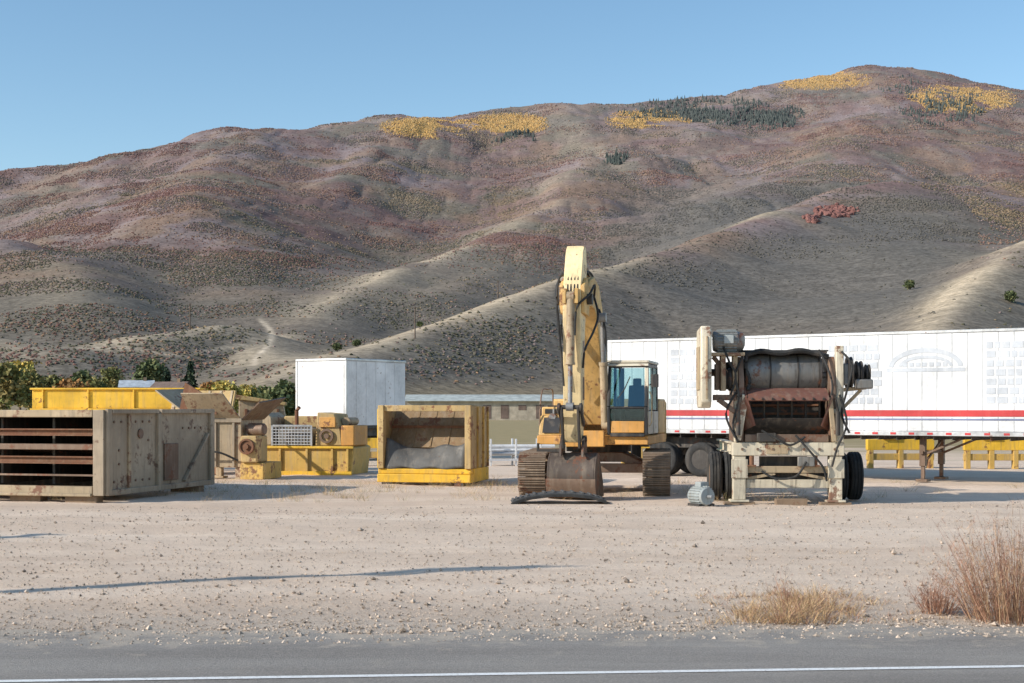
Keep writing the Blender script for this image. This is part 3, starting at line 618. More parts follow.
for loc,nm in (((-.6,.15),'timber block under the near corner of the khaki screen box'),((-2.0,.2),'timber block under the open side of the khaki screen box'),((-.35,4.3),'timber block under the far end of the khaki screen box')):
    p=r.matrix_basis@Vector((loc[0],loc[1],0)); q=MB(); q.b(-.38,.38,-.14,.14,-.02,.135); o=q.build('timber_block',M['wood'],None,.012,R(-15)); o.location=p; tag(o,nm,'timber block',group='timber blocks under machines')

# yellow long frame behind it
x,y,_=at(118,46); r=thing('yellow_conveyor_frame','long bright yellow steel conveyor frame standing behind the khaki screen box','conveyor frame',(x,y,0),R(-4))
q=MB(); q.b(-2.75,2.75,-.25,.25,2.02,2.62); q.build('main_beam',M['yellow'],r,.02)
for a_,b_ in ((2.622,2.68),(1.96,2.018)):
    q=MB(); q.b(-2.8,2.8,-.32,.32,a_,b_); q.build('beam_flange',M['yellow'],r,.01)
for k in range(4):
    q=MB(); q.b(-2.4+k*1.5,-2.36+k*1.5,-.31,-.251,2.022,2.618); q.build('stiffener',M['yellow'],r)
for xx in (-2.4,0,2.4):
    q=MB(); q.b(xx-.1,xx+.1,-.2,.2,0,1.955); q.beam((xx,.0,.3),(xx+.9 if xx<2 else xx-.9,0,1.9),.1); q.build('leg',M['yellow2'],r,.01)

# tan feeder hopper
x,y,_=at(232,40.5); r=thing('feeder_hopper','rusty tan feeder hopper with flared plates behind the khaki screen box','hopper',(x,y,0),R(-12))
q=MB(); q.b(-.95,.45,-.4,1.2,.35,1.7); q.build('body',M['tan'],r,.02)
for k in (-.9,-.35,.2):
    q=MB(); q.b(k,k+.07,-.46,-.401,.36,1.615); q.build('body_rib',M['olive'],r,.008)
q=MB(); q.b(-.98,.48,-.47,-.402,1.62,1.74); q.build('body_rim',M['olive'],r,.008)
q=MB(); q.plate([(-1.0,-.4,1.72),(.45,-.4,1.72),(.15,-1.0,2.45),(-1.1,-1.0,2.45)],.04); q.build('front_flare',M['tan'],r)
q=MB(); q.plate([(.46,-.4,1.72),(.46,1.2,1.72),(1.1,1.3,2.35),(1.05,-.6,2.2)],.04); q.build('right_flare',M['brownsteel'],r)
q=MB(); q.plate([(-1.0,1.2,1.72),(-1.0,-.4,1.72),(-2.2,-.3,2.55),(-2.0,1.3,2.6)],.04); q.build('left_flare',M['tan'],r)
q=MB(); q.prism([(-1.35,1.85),(-1.15,2.75),(-.2,2.2),(-.2,1.85)],'y',-.62,-.56); q.build('gusset_plate',M['rust'],r)
q=MB(); q.b(.5,1.0,-.6,.2,.5,1.25); q.build('gear_housing',M['tanyel'],r,.04)
q=MB(); q.b(.46,1.15,-.5,.9,.02,.49); q.build('motor_plinth',M['yellow2'],r,.02)
q=MB(); q.lathe((.55,-.1,1.42),(1,0,0),[(0,.1),(0,.16),(.04,.18),(.45,.18),(.5,.14)],20); q.build('motor',M['brownsteel'],r)
q=MB(); q.lathe((.72,-.62,.95),(0,-1,0),[(0,.22),(.1,.22),(.1,.17),(.06,.17),(.06,.08),(.14,.08)],24); q.build('pulley',M['rust'],r)
for xx,yy_ in ((-.85,-.3),(.35,-.3),(-.85,1.1),(.35,1.1)):
    q=MB(); q.b(xx-.09,xx+.09,yy_-.09,yy_+.09,0,.348); q.b(xx-.18,xx+.18,yy_-.18,yy_+.18,-.02,.04); q.build('leg',M['tan'],r,.01)
q=MB(); q.curve([(-.9,-.5,.6),(-.2,-.7,.8),(.4,-.5,.55)],.03); q.build('hose',M['rubber'],r)

# second rusty chute box
x,y,_=at(264,45.5); r=thing('chute_box','tall rusty tan chute box between the feeder hopper and the yellow skid crusher','chute box',(x,y,0),R(8))
q=MB(); q.prism([(-.75,.3),(.5,.3),(.7,1.5),(.6,2.2),(-.8,2.4)],'y',0,1.3); q.build('body',M['tan'],r,.02)
q=MB(); q.prism([(-.9,2.32),(.68,2.12),(.70,2.22),(-.9,2.46)],'y',-.1,1.4); q.build('rim',M['tanyel'],r,.01)
for a_ in (-.6,-.05,.4):
    q=MB(); q.b(a_,a_+.08,-.07,-.001,.32,2.0); q.build('rib',M['rust'],r,.008)
q=MB(); q.b(-.8,.62,-.12,-.071,1.1,1.25); q.build('cross_rail',M['tanyel'],r,.01)
for a_ in (-.65,.35):
    q=MB(); q.b(a_,a_+.14,.1,.24,0,.298); q.b(a_,a_+.14,1.0,1.14,0,.298); q.build('leg',M['brownsteel'],r)
q=MB(); q.lathe((.2,-.14,.75),(0,-1,0),[(0,.1),(0,.3),(.08,.3),(.08,.22),(.04,.2),(.04,.08),(.12,.08)],22); q.build('flywheel',M['dark'],r)
x,y,_=at(190,43.5); r=thing('grizzly_frame','weathered tan grizzly frame leaning behind the right end of the khaki screen box','frame',(x,y,0),R(-20))
q=MB(); q.plate([(-1.1,0,.0),(1.1,0,.0),(1.1,.9,2.55),(-1.1,.9,2.55)],.08); q.build('plate',M['tanyel'],r,.01)
for k in range(6):
    q=MB(); q.beam((-1.0+k*.4,-.06,.05),(-1.0+k*.4,.84,2.55),.07,.1); q.build('bar',M['tan'],r)
for a_ in (.8,-.8):
    q=MB(); q.beam((a_,1.9,0),(a_,.8,2.2),.1); q.build('prop',M['brownsteel'],r)

# yellow skid crusher
x,y,_=at(303,43.2); r=thing('skid_crusher','worn yellow skid crusher with grey mesh guard left of the yellow hopper','crusher',(x,y,0),R(-10))
q=MB(); q.prism([(-1.6,.0),(1.5,.0),(1.6,.82),(1.5,.88),(-1.6,.88)],'y',0,1.9); q.build('skid_base',M['yellow2'],r,.02)
for k in (-1.55,-.75,.1,.9,1.38):
    q=MB(); q.b(k,k+.07,-.07,-.001,.12,.80); q.build('base_rib',M['yellow2'],r,.008)
q=MB(); q.b(-1.64,1.6,-.09,-.001,.805,.87); q.build('upper_lip',M['yellow'],r,.008)
q=MB(); q.b(-1.64,1.55,-.09,-.002,-.01,.115); q.build('lower_lip',M['yellow'],r,.008)
q=MB()
for k in range(13): q.cyl((-.95+k*.1,-.02,.9),(-.95+k*.1,-.02,1.48),.014,n=6)
for k in range(7): q.cyl((-.97,-.02,.92+k*.09),(.27,-.02,.92+k*.09),.014,n=6)
q.b(-1.0,-.95,-.04,.0,.89,1.5); q.b(.25,.30,-.04,.0,.89,1.5); q.b(-.949,.249,-.04,.0,1.47,1.52); q.build('mesh_guard',M['alu'],r)
q=MB(); q.b(-.9,.22,.25,1.2,.885,1.40); q.build('engine_block',M['greyplate'],r,.05)
q=MB(); q.b(-.95,.28,1.0,1.8,1.42,1.78); q.build('rear_cowl',M['tanyel'],r,.04)
q=MB(); q.prism([(-1.6,.885),(-1.02,.885),(-1.06,1.75),(-1.25,1.9),(-1.5,1.86)],'y',.15,1.5); q.build('left_housing',M['tan'],r,.03)
q=MB(); q.prism([(.34,.885),(1.2,.885),(1.15,1.35),(.95,1.85),(.42,1.9)],'y',.1,1.5); q.build('right_housing',M['tanyel'],r,.03)
q=MB(); q.b(.5,1.0,.04,.099,1.45,1.75); q.build('housing_hatch',M['orange'],r,.01)
q=MB(); q.ring((.72,.08,1.18),(0,1,0),.22,.15,.1); q.cyl((.72,.04,1.18),(.72,.1,1.18),.08); q.build('pulley',M['brownsteel'],r)
q=MB(); q.b(1.16,1.58,.1,1.6,.885,1.5); q.build('battery_box',M['orange'],r,.03)
q=MB(); q.cyl((1.2,.5,1.62),(1.2,1.5,1.62),.13); q.build('air_tank',M['tan'],r)
q=MB(); q.tube([(-.4,.6,1.40),(-.4,.6,1.95),(-.3,.55,2.05)],.06); q.build('exhaust_pipe',M['rust'],r)

# ------------------------------------------------------------------ yellow open hopper
x,y,_=at(425,37.6); r=thing('open_hopper','tan yellow open hopper with sagging grey sheet and bright yellow base, beside the white rack','hopper',(x,y,0),R(-13))
W=1.21; Dp=1.9
q=MB(); q.b(-W-.08,W+.06,-.12,.25,.06,.28); q.b(-W-.08,W+.06,-.04,.2,.282,.42); q.build('base_beam',M['yellow'],r,.02)
q=MB(); q.b(W-.01,W+.06,.252,Dp,.06,.42); q.build('side_sill',M['yellow'],r,.02)
q=MB(); q.b(-W-.07,-W+.09,-.1,.14,.422,2.10); q.build('left_post',M['tanyel'],r,.015)
q=MB(); q.b(W-.10,W+.07,-.1,.14,.422,2.10); q.build('right_post',M['tanyel'],r,.015)
q=MB(); q.b(-W-.09,-W-.071,-.08,.12,.43,2.0); q.build('edge_strip',M['yellow'],r)
q=MB(); q.b(-W+.091,W-.101,-.04,.14,1.94,2.10); q.build('top_beam',M['tanyel'],r,.012)
q=MB(); q.b(-W-.02,W+.02,.141,.75,2.05,2.10); q.build('top_cover',M['tanyel'],r,.008)
q=MB(); q.plate([(-W+.02,.55,.95),(W-.02,.55,.95),(W-.02,1.35,2.03),(-W+.02,1.35,2.03)],.04); sp=q.build('sloped_panel',M['interior'],r,.006)
for k in range(5):
    q=MB(); q.beam((-.98+k*.48,.53,.99),(-.98+k*.48,1.31,2.02),.04,.05); q.build('panel_rib',M['interior'],sp)
q=MB(); q.beam((-W+.02,.90,1.52),(W-.02,.90,1.52),.05,.07); q.build('panel_rail',M['rust'],sp)
q=MB(); q.b(-W,W,Dp-.06,Dp,.3,2.04); q.build('back_wall',M['tanyel'],r,.01)
q=MB(); q.prism([(.141,.3),(Dp,.3),(Dp,2.06),(.141,2.04)],'x',-W-.05,-W); q.build('left_wall',M['tanyel'],r,.01)
q=MB(); q.prism([(.141,.43),(Dp,.43),(Dp,2.08),(.141,2.08)],'x',W+.02,W+.05); rw=q.build('right_wall',M['tanyel'],r,.01)
for yy_ in (.6,1.2,1.7):
    q=MB(); q.b(W+.051,W+.10,yy_,yy_+.06,.43,2.06); q.build('wall_rib',M['yellow2'],rw,.006)
q=MB(); vs=[];fs=[]; nx,ny=18,10
for j in range(ny+1):
    v=j/ny
    for i in range(nx+1):
        u=i/nx*2-1; xx=u*(W-.11); top=1.16-.22*(1-u*u)+.05*math.sin(5*u); z=.43+(top-.43)*v+.025*math.sin(9*u+4*v); yy_=-.02+.16*v+.26*v*v*(1-u*u)
        vs.append((xx,yy_,z))
for j in range(ny):
    for i in range(nx):
        a_=j*(nx+1)+i; fs.append((a_,a_+1,a_+nx+2,a_+nx+1))
q.add(vs,fs,True); o=q.build('sagging_sheet',M['darksheet'],r); sm=o.modifiers.new('Solid','SOLIDIFY'); sm.thickness=.025
q=MB(); q.b(-W+.03,W-.03,.40,.52,.83,.94); q.build('inner_beam',M['rust'],r,.01)
for xx in (-1.05,.95):
    q=MB(); q.b(xx-.12,xx+.12,-.1,1.85,-.03,.058); q.build('skid',M['dark'],r)

# white pipe rack behind
x,y,_=at(516,50); r=thing('pipe_rack','low white steel pipe rack between the yellow hopper and the excavator','rack',(x,y,0),R(12))
for xx in (-.9,0,.9):
    q=MB(); q.b(xx-.03,xx+.03,-.03,.03,0,.95); q.b(xx-.03,xx+.03,.6,.66,0,.95); q.b(xx-.025,xx+.025,-.03,.66,.30,.36); q.build('upright',M['whiteb'],r)
for ya,yb in ((-.06,-.031),(.661,.69)):
    q=MB(); q.b(-1.0,1.0,ya,yb,.18,.26); q.build('rail',M['whiteb'],r)
pn_=[(.10,.43,.065,'front bottom'),(.25,.43,.065,'second bottom'),(.40,.43,.065,'third bottom'),(.54,.43,.065,'rear bottom'),(.18,.55,.06,'front middle'),(.33,.55,.06,'centre middle'),(.47,.55,.06,'rear middle'),(.26,.68,.07,'front top'),(.41,.67,.06,'rear top')]
for k,(xx,zz,rr,nm) in enumerate(pn_):
    q=MB(); ex=random.uniform(-.25,.25); q.ring((ex,xx,zz),(1,0,0),rr,rr-.012,2.2+.3*random.random(),14); o=q.build('steel_pipe',M['whiteb'] if k%3 else M['alu'],None,0,R(12)); o.location=r.location; tag(o,nm+' pale steel pipe lying in the white rack beside the excavator','pipe',group='pipes in the white rack')

# yellow frames seen under the long trailer
def yframe(px,D,w,label,rz,np_=3):
    x,y,_=at(px,D); r=thing('yellow_steel_frame',label,'frame',(x,y,0),rz,'yellow frames behind the long trailer')
    q=MB(); q.b(-w/2,w/2,-.12,.12,.62,.98); q.build('top_beam',M['yellow'],r,.015)
    q=MB(); q.b(-w/2,w/2,-.1,.1,.28,.50); q.build('lower_beam',M['yellow2'],r,.015)
    for k in range(np_):
        xx=-w/2+.12+(w-.24)*k/(np_-1); q=MB(); q.b(xx-.08,xx+.08,-.14,.14,0,.619); q.build('post',M['yellow2'],r,.01)
    q=MB(); q.b(-w*.28,-w*.05,-.2,.3,.981,1.14); q.build('housing',M['yellow2'],r,.02)
yframe(900,48,2.3,'yellow steel frame seen under the trailer just right of the crusher',R(4),3); yframe(1003,47.5,2.6,'yellow steel frame seen under the trailer at the right edge',R(-3),4); yframe(640,50,1.4,'yellow steel frame seen behind the excavator tracks',R(3)); yframe(366,50,1.2,'small yellow steel frame in the gap beside the white box trailer',R(3))

# ------------------------------------------------------------------ excavator
r=thing('excavator','tall faded yellow tracked excavator facing the camera with bucket lowered','excavator',(2.10,34.5,0),R(-6.5)); U=R(-6.5)
def track(xc):
    q=MB(); rad=.45; half=1.74; w=.62; per=4*half+2*math.pi*rad; n=52; zc=.50
    for i in range(n):
        s=per*i/n
        if s<2*half: p=(-half+s,zc-rad); a=math.pi
        elif s<2*half+math.pi*rad: t=(s-2*half)/rad; p=(half+rad*math.sin(t),zc-rad*math.cos(t)); a=math.pi+t
        elif s<4*half+math.pi*rad: p=(half-(s-2*half-math.pi*rad),zc+rad); a=0
        else: t=(s-4*half-math.pi*rad)/rad; p=(-half-rad*math.sin(t),zc+rad*math.cos(t)); a=t
        Mx=Matrix.Rotation(a,3,'X'); q.box((xc,p[0],p[1]),(w,per/n*.93,.035),Mx)
        for dy in (-.055,.0,.055): q.box(Vector((xc,p[0],p[1]))+Mx@Vector((0,dy,.035)),(w,.018,.04),Mx)
        q.box(Vector((xc,p[0],p[1]))+Mx@Vector((0,0,-.06)),(.2,per/n*.8,.09),Mx)
    o=q.build('track',M['trackmat'],r)
    q=MB(); q.prism([(-1.6,.38),(1.6,.38),(1.75,.52),(1.6,.7),(-1.6,.7),(-1.75,.52)],'x',xc-.2,xc+.2); q.build('track_frame',M['tan'],o,.02)
    q=MB(); q.lathe((xc-.1,-half,.50),(1,0,0),[(0,.15),(0,.34),(.05,.38),(.15,.38),(.2,.34),(.2,.15)],28); q.build('idler',M['brownsteel'],o)
    q=MB(); q.lathe((xc-.1,half,.50),(1,0,0),[(0,.15),(0,.32),(.05,.37),(.15,.37),(.2,.32),(.2,.15)],16); q.build('sprocket',M['brownsteel'],o)
    for k in range(7):
        q=MB(); q.lathe((xc-.17,-1.3+k*.43,.2),(1,0,0),[(0,.11),(.08,.11),(.1,.085),(.24,.085),(.26,.11),(.34,.11)],14); q.build('roller',M['dark'],o)
track(-1.42); track(1.42)
q=MB(); q.prism([(-1.25,.45),(-.6,.75),(.6,.75),(1.25,.45),(1.25,.68),(.6,.98),(-.6,.98),(-1.25,.68)],'y',-.85,.85); q.b(-1.2,1.2,-1.0,-.86,.5,.72); q.build('undercarriage',M['brownsteel'],r,.02)
q=MB(); q.cyl((0,0,.98),(0,0,1.16),.78,n=40); q.build('slew_ring',M['dark'],r)
q=MB(); q.b(-1.22,1.40,-1.45,2.0,1.17,1.38); q.b(-.5,.4,-1.62,-1.451,1.12,1.5); q.build('upper_frame',M['orange'],r,.02,U)
q=MB(); q.b(-1.25,1.4,.55,1.9,1.382,2.25); hd=q.build('engine_hood',M['exc'],r,.05,U)
q=MB(); q.tube([(-.6,1.2,2.25),(-.6,1.2,2.8),(-.6,1.25,2.92),(-.6,1.38,2.98)],.07); q.build('exhaust_pipe',M['rust'],hd)
q=MB(); q.prism([(-1.3,1.95),(1.42,1.95),(1.3,2.5),(.7,2.75),(-.7,2.75),(-1.2,2.5)],'z',1.2,2.2); q.build('counterweight',M['exc'],r,.06,U)
q=MB(); q.b(-1.22,-.58,-.9,.54,1.382,2.05); q.prism([(-1.40,1.382),(-.9,1.382),(-.9,1.85),(-1.15,1.85)],'x',-1.20,-.6); tb=q.build('tool_box',M['exc'],r,.03,U)
q=MB(); q.b(-1.14,-.66,-.912,-.903,1.89,2.0); q.build('box_vent',M['black'],tb)
q=MB(); q.prism([(-1.412,1.44),(-1.412,1.46),(-1.20,1.80),(-1.19,1.78)],'x',-1.1,-.7); q.build('box_grille',M['black'],tb)
q=MB(); q.b(-1.14,-.66,-.6,-.2,2.051,2.09); q.build('box_lid',M['black'],tb)
for xx in (-1.20,-.64):
    q=MB(); q.curve([(xx,-1.25,1.6),(xx,-1.15,2.1),(xx,-.9,2.45),(xx,-.3,2.48),(xx,.3,2.46),(xx,.35,2.05)],.018); q.build('handrail',M['brownsteel'],r,0,U)
q=MB(); q.b(-1.2,-.62,-1.58,-1.46,1.0,1.06); q.b(-1.2,-1.16,-1.56,-1.46,1.0,1.2); q.b(-.66,-.62,-1.56,-1.46,1.0,1.2); q.build('step',M['dark'],r,0,U)
q=MB(); q.cyl((-.9,-1.02,1.5),(-.9,-1.02,2.0),.03); q.cyl((-.9,-1.22,1.82),(-.9,-1.02,1.82),.08); q.build('work_lamp',M['grey'],r,0,U)
# cab
cx0,cx1=.46,1.40
q=MB()
A0=(-1.5,1.40);A1=(-1.55,2.05);A2=(-1.36,3.00);B1=(-.55,3.05);B0=(-.55,1.4);C1=(.28,3.02);C0=(.34,1.4)
for xx in (cx0+.035,cx1-.035):
    q.beam((xx,*A0),(xx,*A1),.07,.09); q.beam((xx,*A1),(xx,*A2),.07,.09); q.beam((xx,*A2),(xx,*C1),.07,.08); q.beam((xx,*B0),(xx,*B1),.06,.08); q.beam((xx,*C0),(xx,*C1),.07,.1)
for yz in (A0,A2): q.beam((cx0+.07,*yz),(cx1-.07,*yz),.08,.08)
q.beam((cx0+.07,-1.555,2.03),(cx1-.07,-1.555,2.03),.05,.05)
cab=q.build('cab',M['black'],r,.012,U)
q=MB(); q.b(cx0-.02,cx1+.02,-1.42,.36,3.062,3.13); q.prism([(-1.42,3.064),(-1.48,2.99),(-1.42,2.99)],'x',cx0-.02,cx1+.02); q.build('roof',M['cabcream'],cab,.02)
for ya,yb in ((-1.45,-.6),(-.5,.33)):
    q=MB(); q.b(cx1-.03,cx1+.012,ya,yb,1.42,1.95); q.build('side_panel',M['cabcream'],cab,.01)
q=MB(); q.b(cx0-.012,cx0+.03,-1.45,.33,1.42,1.9); q.build('side_panel',M['cabcream'],cab,.01)
q=MB(); q.b(cx1-.075,cx1+.014,-1.50,-1.40,1.96,2.95); q.build('pillar_trim',M['cabcream'],cab,.01)
q=MB(); q.b(cx0+.08,cx1-.08,-1.535,-1.49,1.45,1.72); q.build('front_panel',M['orange'],cab,.012)
q=MB(); q.b(cx0+.05,cx1-.05,.30,.34,1.42,2.05); q.b(cx0+.05,cx0+.12,.30,.34,2.05,3.0); q.b(cx1-.12,cx1-.05,.30,.34,2.05,3.0); q.build('back_panel',M['black'],cab)
q=MB(); q.plate([(cx0+.075,-1.55,2.06),(cx1-.075,-1.55,2.06),(cx1-.075,-1.37,2.95),(cx0+.075,-1.37,2.95)],.006); q.build('windscreen',M['glass'],cab)
q=MB(); q.plate([(cx0+.075,-1.525,1.73),(cx1-.075,-1.525,1.73),(cx1-.075,-1.55,2.0),(cx0+.075,-1.55,2.0)],.006); q.build('lower_windscreen',M['glass'],cab)
q=MB(); q.plate([(cx1-.02,-1.46,1.97),(cx1-.02,-.6,1.97),(cx1-.02,-.6,2.98),(cx1-.02,-1.3,2.95)],.006); q.build('side_window',M['glass'],cab)
q=MB(); q.plate([(cx1-.02,-.5,1.97),(cx1-.02,.26,1.97),(cx1-.02,.23,2.96),(cx1-.02,-.5,2.98)],.006); q.build('side_window',M['glass'],cab)
q=MB(); q.plate([(cx0+.02,-1.46,1.93),(cx0+.02,.26,1.93),(cx0+.02,.23,2.95),(cx0+.02,-1.3,2.95)],.006); q.build('inner_window',M['glass'],cab)
q=MB(); q.b(.72,1.16,-.65,-.15,1.8,1.95); q.prism([(-.2,1.95),(-.05,1.95),(.08,2.55),(-.02,2.58)],'x',.74,1.14); q.b(.84,1.04,-.02,.08,2.53,2.74); q.build('seat',M['seat'],cab,.03)
for xa in (.54,1.18):
    q=MB(); q.b(xa,xa+.15,-.9,-.2,1.75,2.05); q.cyl((xa+.07,-.85,2.04),(xa+.07,-.9,2.3),.02); q.build('console',M['seat'],cab,.02)
q=MB(); q.tube([(cx1+.01,-1.4,2.55),(cx1+.14,-1.5,2.6),(cx1+.18,-1.52,2.7)],.014); q.b(cx1+.08,cx1+.25,-1.56,-1.50,2.5,2.80); q.build('mirror',M['black'],cab,.012)
q=MB(); q.tube([(cx1+.03,-1.45,1.6),(cx1+.08,-1.42,1.7),(cx1+.08,-1.42,2.3),(cx1+.03,-1.45,2.4)],.014); q.build('grab_rail',M['excpale'],cab)
q=MB(); q.tube([(.6,-1.52,2.1),(.85,-1.49,2.45),(.98,-1.44,2.75)],.012); q.build('wiper',M['black'],cab)
# boom + arm
bw=.27
q=MB(); q.prism([(-.2,1.62),(-.14,1.85),(-.42,3.2),(-1.05,4.35),(-1.55,4.85),(-2.2,5.0),(-2.7,4.88),(-3.2,4.58),(-3.28,4.38),(-3.12,4.22),(-2.6,4.32),(-2.1,4.28),(-1.65,3.85),(-1.15,2.95),(-.8,1.85),(-.72,1.62)],'x',-bw,bw); bo=q.build('boom',M['exc'],r,.02,U)
for xa,xb in ((-.46,-.3),(.3,.42)):
    q=MB(); q.b(xa,xb,-.85,-.1,1.39,2.05); q.build('boom_bracket',M['exc'],r,.02,U)
hs_=[[(xx,-.16,1.9),(xx,-.36,3.2),(xx*1.3,-1.0,4.45),(xx*1.2,-1.5,4.98),(xx*1.2,-2.2,5.12),(xx,-2.8,5.0),(xx,-3.3,5.0),(xx,-3.5,4.55)] for xx in (-.1,-.03,.05,.12)]
hs_+=[[(-.25,-2.2,4.6),(-.40,-2.8,4.85),(-.40,-3.3,4.6),(-.30,-3.55,4.0),(-.24,-3.55,3.3)],[(.25,-2.2,4.6),(.44,-2.7,4.1),(.42,-3.2,3.7),(.28,-3.45,3.3),(.23,-3.42,2.9)],[(.28,-1.6,4.3),(.46,-1.8,3.8),(.38,-1.4,3.1),(.34,-1.0,2.2)],[(-.28,-1.7,4.4),(-.5,-2.2,3.9),(-.42,-1.7,3.2),(-.36,-1.2,2.4)],[(.28,-2.3,4.5),(.40,-2.9,4.75),(.36,-3.4,4.5),(.15,-3.72,4.2),(.10,-3.72,3.6)],[(.27,-1.0,3.4),(.36,-1.35,2.9),(.32,-1.3,2.2),(.28,-1.2,1.6)],[(-.2,-2.9,5.0),(-.34,-3.2,4.9),(-.34,-3.5,4.3),(-.22,-3.6,3.2),(-.16,-3.62,2.5)]]
for h_ in hs_:
    q=MB(); q.curve(h_,.026); q.build('hose',M['rubber'],bo)
for zz in (3.0,3.9):
    q=MB(); q.b(-.16,.18,-.50-(zz-3.0)*.42,-.36-(zz-3.0)*.40,zz,zz+.06); q.build('hose_clamp',M['dark'],bo)
for xx in (-.38,.38):
    p0=Vector((xx,-1.35,1.62)); p1=Vector((xx,-1.75,4.1)); md=p0.lerp(p1,.58)
    q=MB(); q.cyl(p0,md,.095); q.cyl(md-(p1-p0)*.02,md+(p1-p0)*.01,.11); q.cyl(p0-Vector((.07,0,0)),p0+Vector((.07,0,0)),.12); o=q.build('boom_cylinder',M['tan'],r,0,U)
    q=MB(); q.cyl(md,p1,.055); q.cyl(p1-Vector((.09,0,0)),p1+Vector((.09,0,0)),.11); q.build('piston_rod',M['grey'],o)
for pa,pb,rr in (((-.44,-1.75,4.1),(.44,-1.75,4.1),.07),((-.4,-3.17,4.42),(.4,-3.17,4.42),.12)):
    q=MB(); q.cyl(pa,pb,rr); q.build('pivot_pin',M['dark'],r,0,U)
aw=.2
q=MB(); q.prism([(-3.02,5.62),(-2.86,5.58),(-2.78,5.2),(-2.84,4.3),(-3.0,3.7),(-3.18,1.5),(-3.22,1.30),(-3.36,1.26),(-3.46,1.4),(-3.52,3.6),(-3.56,4.3),(-3.46,4.75),(-3.18,5.5)],'x',-aw,aw); st=q.build('stick',M['excpale'],r,.015,U)
for xa,xb in ((-.28,-.205),(.205,.28)):
    q=MB(); q.prism([(-3.5,4.1),(-2.9,4.05),(-2.85,4.6),(-3.15,4.9),(-3.5,4.7)],'x',xa,xb); q.build('pivot_plate',M['exc'],st,.01)
for xa,xb in ((-.17,-.1),(.1,.17)):
    q=MB(); q.b(xa,xb,-3.74,-3.50,4.3,4.62); q.build('cylinder_lug',M['exc'],st)
for zz in (2.2,3.0):
    q=MB(); q.b(-.206,.206,-3.30,-3.10,zz,zz+.5); q.build('wear_patch',M['brownsteel'],st,.004)
def cylinder(p0,p1,rb,rr,f,name):
    p0=Vector(p0);p1=Vector(p1);md=p0.lerp(p1,f); q=MB(); q.cyl(p0,md,rb); q.cyl(md,md+(p1-p0)*.02,rb*1.15); q.cyl(p0-Vector((.08,0,0)),p0+Vector((.08,0,0)),rb*1.15); o=q.build(name,M['tan'],r,0,U)
    q=MB(); q.cyl(md,p1,rr); q.cyl(p1-Vector((.08,0,0)),p1+Vector((.08,0,0)),rr*1.8); q.build('piston_rod',M['grey'],o)
cylinder((0,-1.25,4.98),(0,-2.86,5.45),.10,.055,.62,'stick_cylinder'); cylinder((0,-3.66,4.45),(0,-3.74,2.05),.095,.052,.60,'bucket_cylinder')
for xx in (-.24,.24):
    q=MB(); q.beam((xx,-3.36,1.65),(xx,-3.78,2.02),.045,.12); q.beam((xx*.75,-3.76,2.05),(xx*.75,-3.56,1.15),.05,.13); q.cyl((xx-.03,-3.75,2.04),(xx+.03,-3.75,2.04),.09); q.build('bucket_linkage',M['dark'],r,.008,U)
q=MB(); q.cyl((-.28,-3.75,2.04),(.28,-3.75,2.04),.05); q.build('linkage_pin',M['dark'],r,0,U)
BW=.50
sh=[(-3.10,1.02),(-3.34,1.04),(-3.54,.88),(-3.64,.62),(-3.64,.36),(-3.52,.15),(-3.25,.05),(-2.75,.04),(-2.45,.05)]
q=MB(); q.wrap(sh,'x',-BW,BW,.04); bk=q.build('bucket',M['bucketsteel'],r,.004,U)
for sx in (-1,1):
    q=MB(); q.prism([(-3.08,1.0)]+sh[1:]+[(-2.6,.4)],'x',sx*(BW+.004),sx*(BW+.035)); q.build('bucket_side',M['bucketsteel'],bk,.004)
for xa in (-.27,.22):
    q=MB(); q.prism([(-3.12,1.03),(-3.18,1.42),(-3.38,1.42),(-3.58,1.22),(-3.62,.96),(-3.44,1.02)],'x',xa,xa+.05); q.build('bucket_ear',M['bucketsteel'],bk)
q=MB(); q.cyl((-.29,-3.3,1.33),(.29,-3.3,1.33),.06); q.build('bucket_pin',M['dark'],bk)
q=MB(); q.wrap([(-3.675,.48),(-3.675,.34),(-3.55,.12),(-3.27,.02)],'x',-BW-.05,BW+.05,-.03); q.build('wear_plate',M['brownsteel'],bk,.005)
for k in range(4):
    q=MB(); q.prism([(-2.5,.03),(-2.5,.12),(-2.18,.07)],'x',-.45+k*.27,-.36+k*.27); q.build('tooth',M['grey'],bk)

# rubber slab lying in front of the bucket
x,y,_=at(559,30.1); r=thing('rubber_belt_slab','curved dark rubber belt slab lying on the gravel under the excavator bucket','rubber slab',(x,y,0),R(3))
pr=[(-1.0,.02),(-.85,.08),(-.6,.15),(-.2,.20),(.2,.205),(.6,.16),(.85,.09),(1.0,.0)]
q=MB(); q.wrap(pr,'y',-.3,.3,.045); q.build('belt',M['belt'],r,.008)
for a_,b2 in zip(pr[:-1],pr[1:]):
    for t_ in (.2,.7):
        q=MB(); q.box((a_[0]+(b2[0]-a_[0])*t_,0,a_[1]+(b2[1]-a_[1])*t_+.06),(.05,.56,.03),Matrix.Rotation(-math.atan2(b2[1]-a_[1],b2[0]-a_[0]),3,'Y')); q.build('tread_bar',M['belt'],r,.006)
q=MB(); q.wrap([(p[0]*1.02,max(p[1]-.04,-.02)) for p in pr],'y',-.42,-.31,.06); q.build('edge_lip',M['rubber'],r,.006)

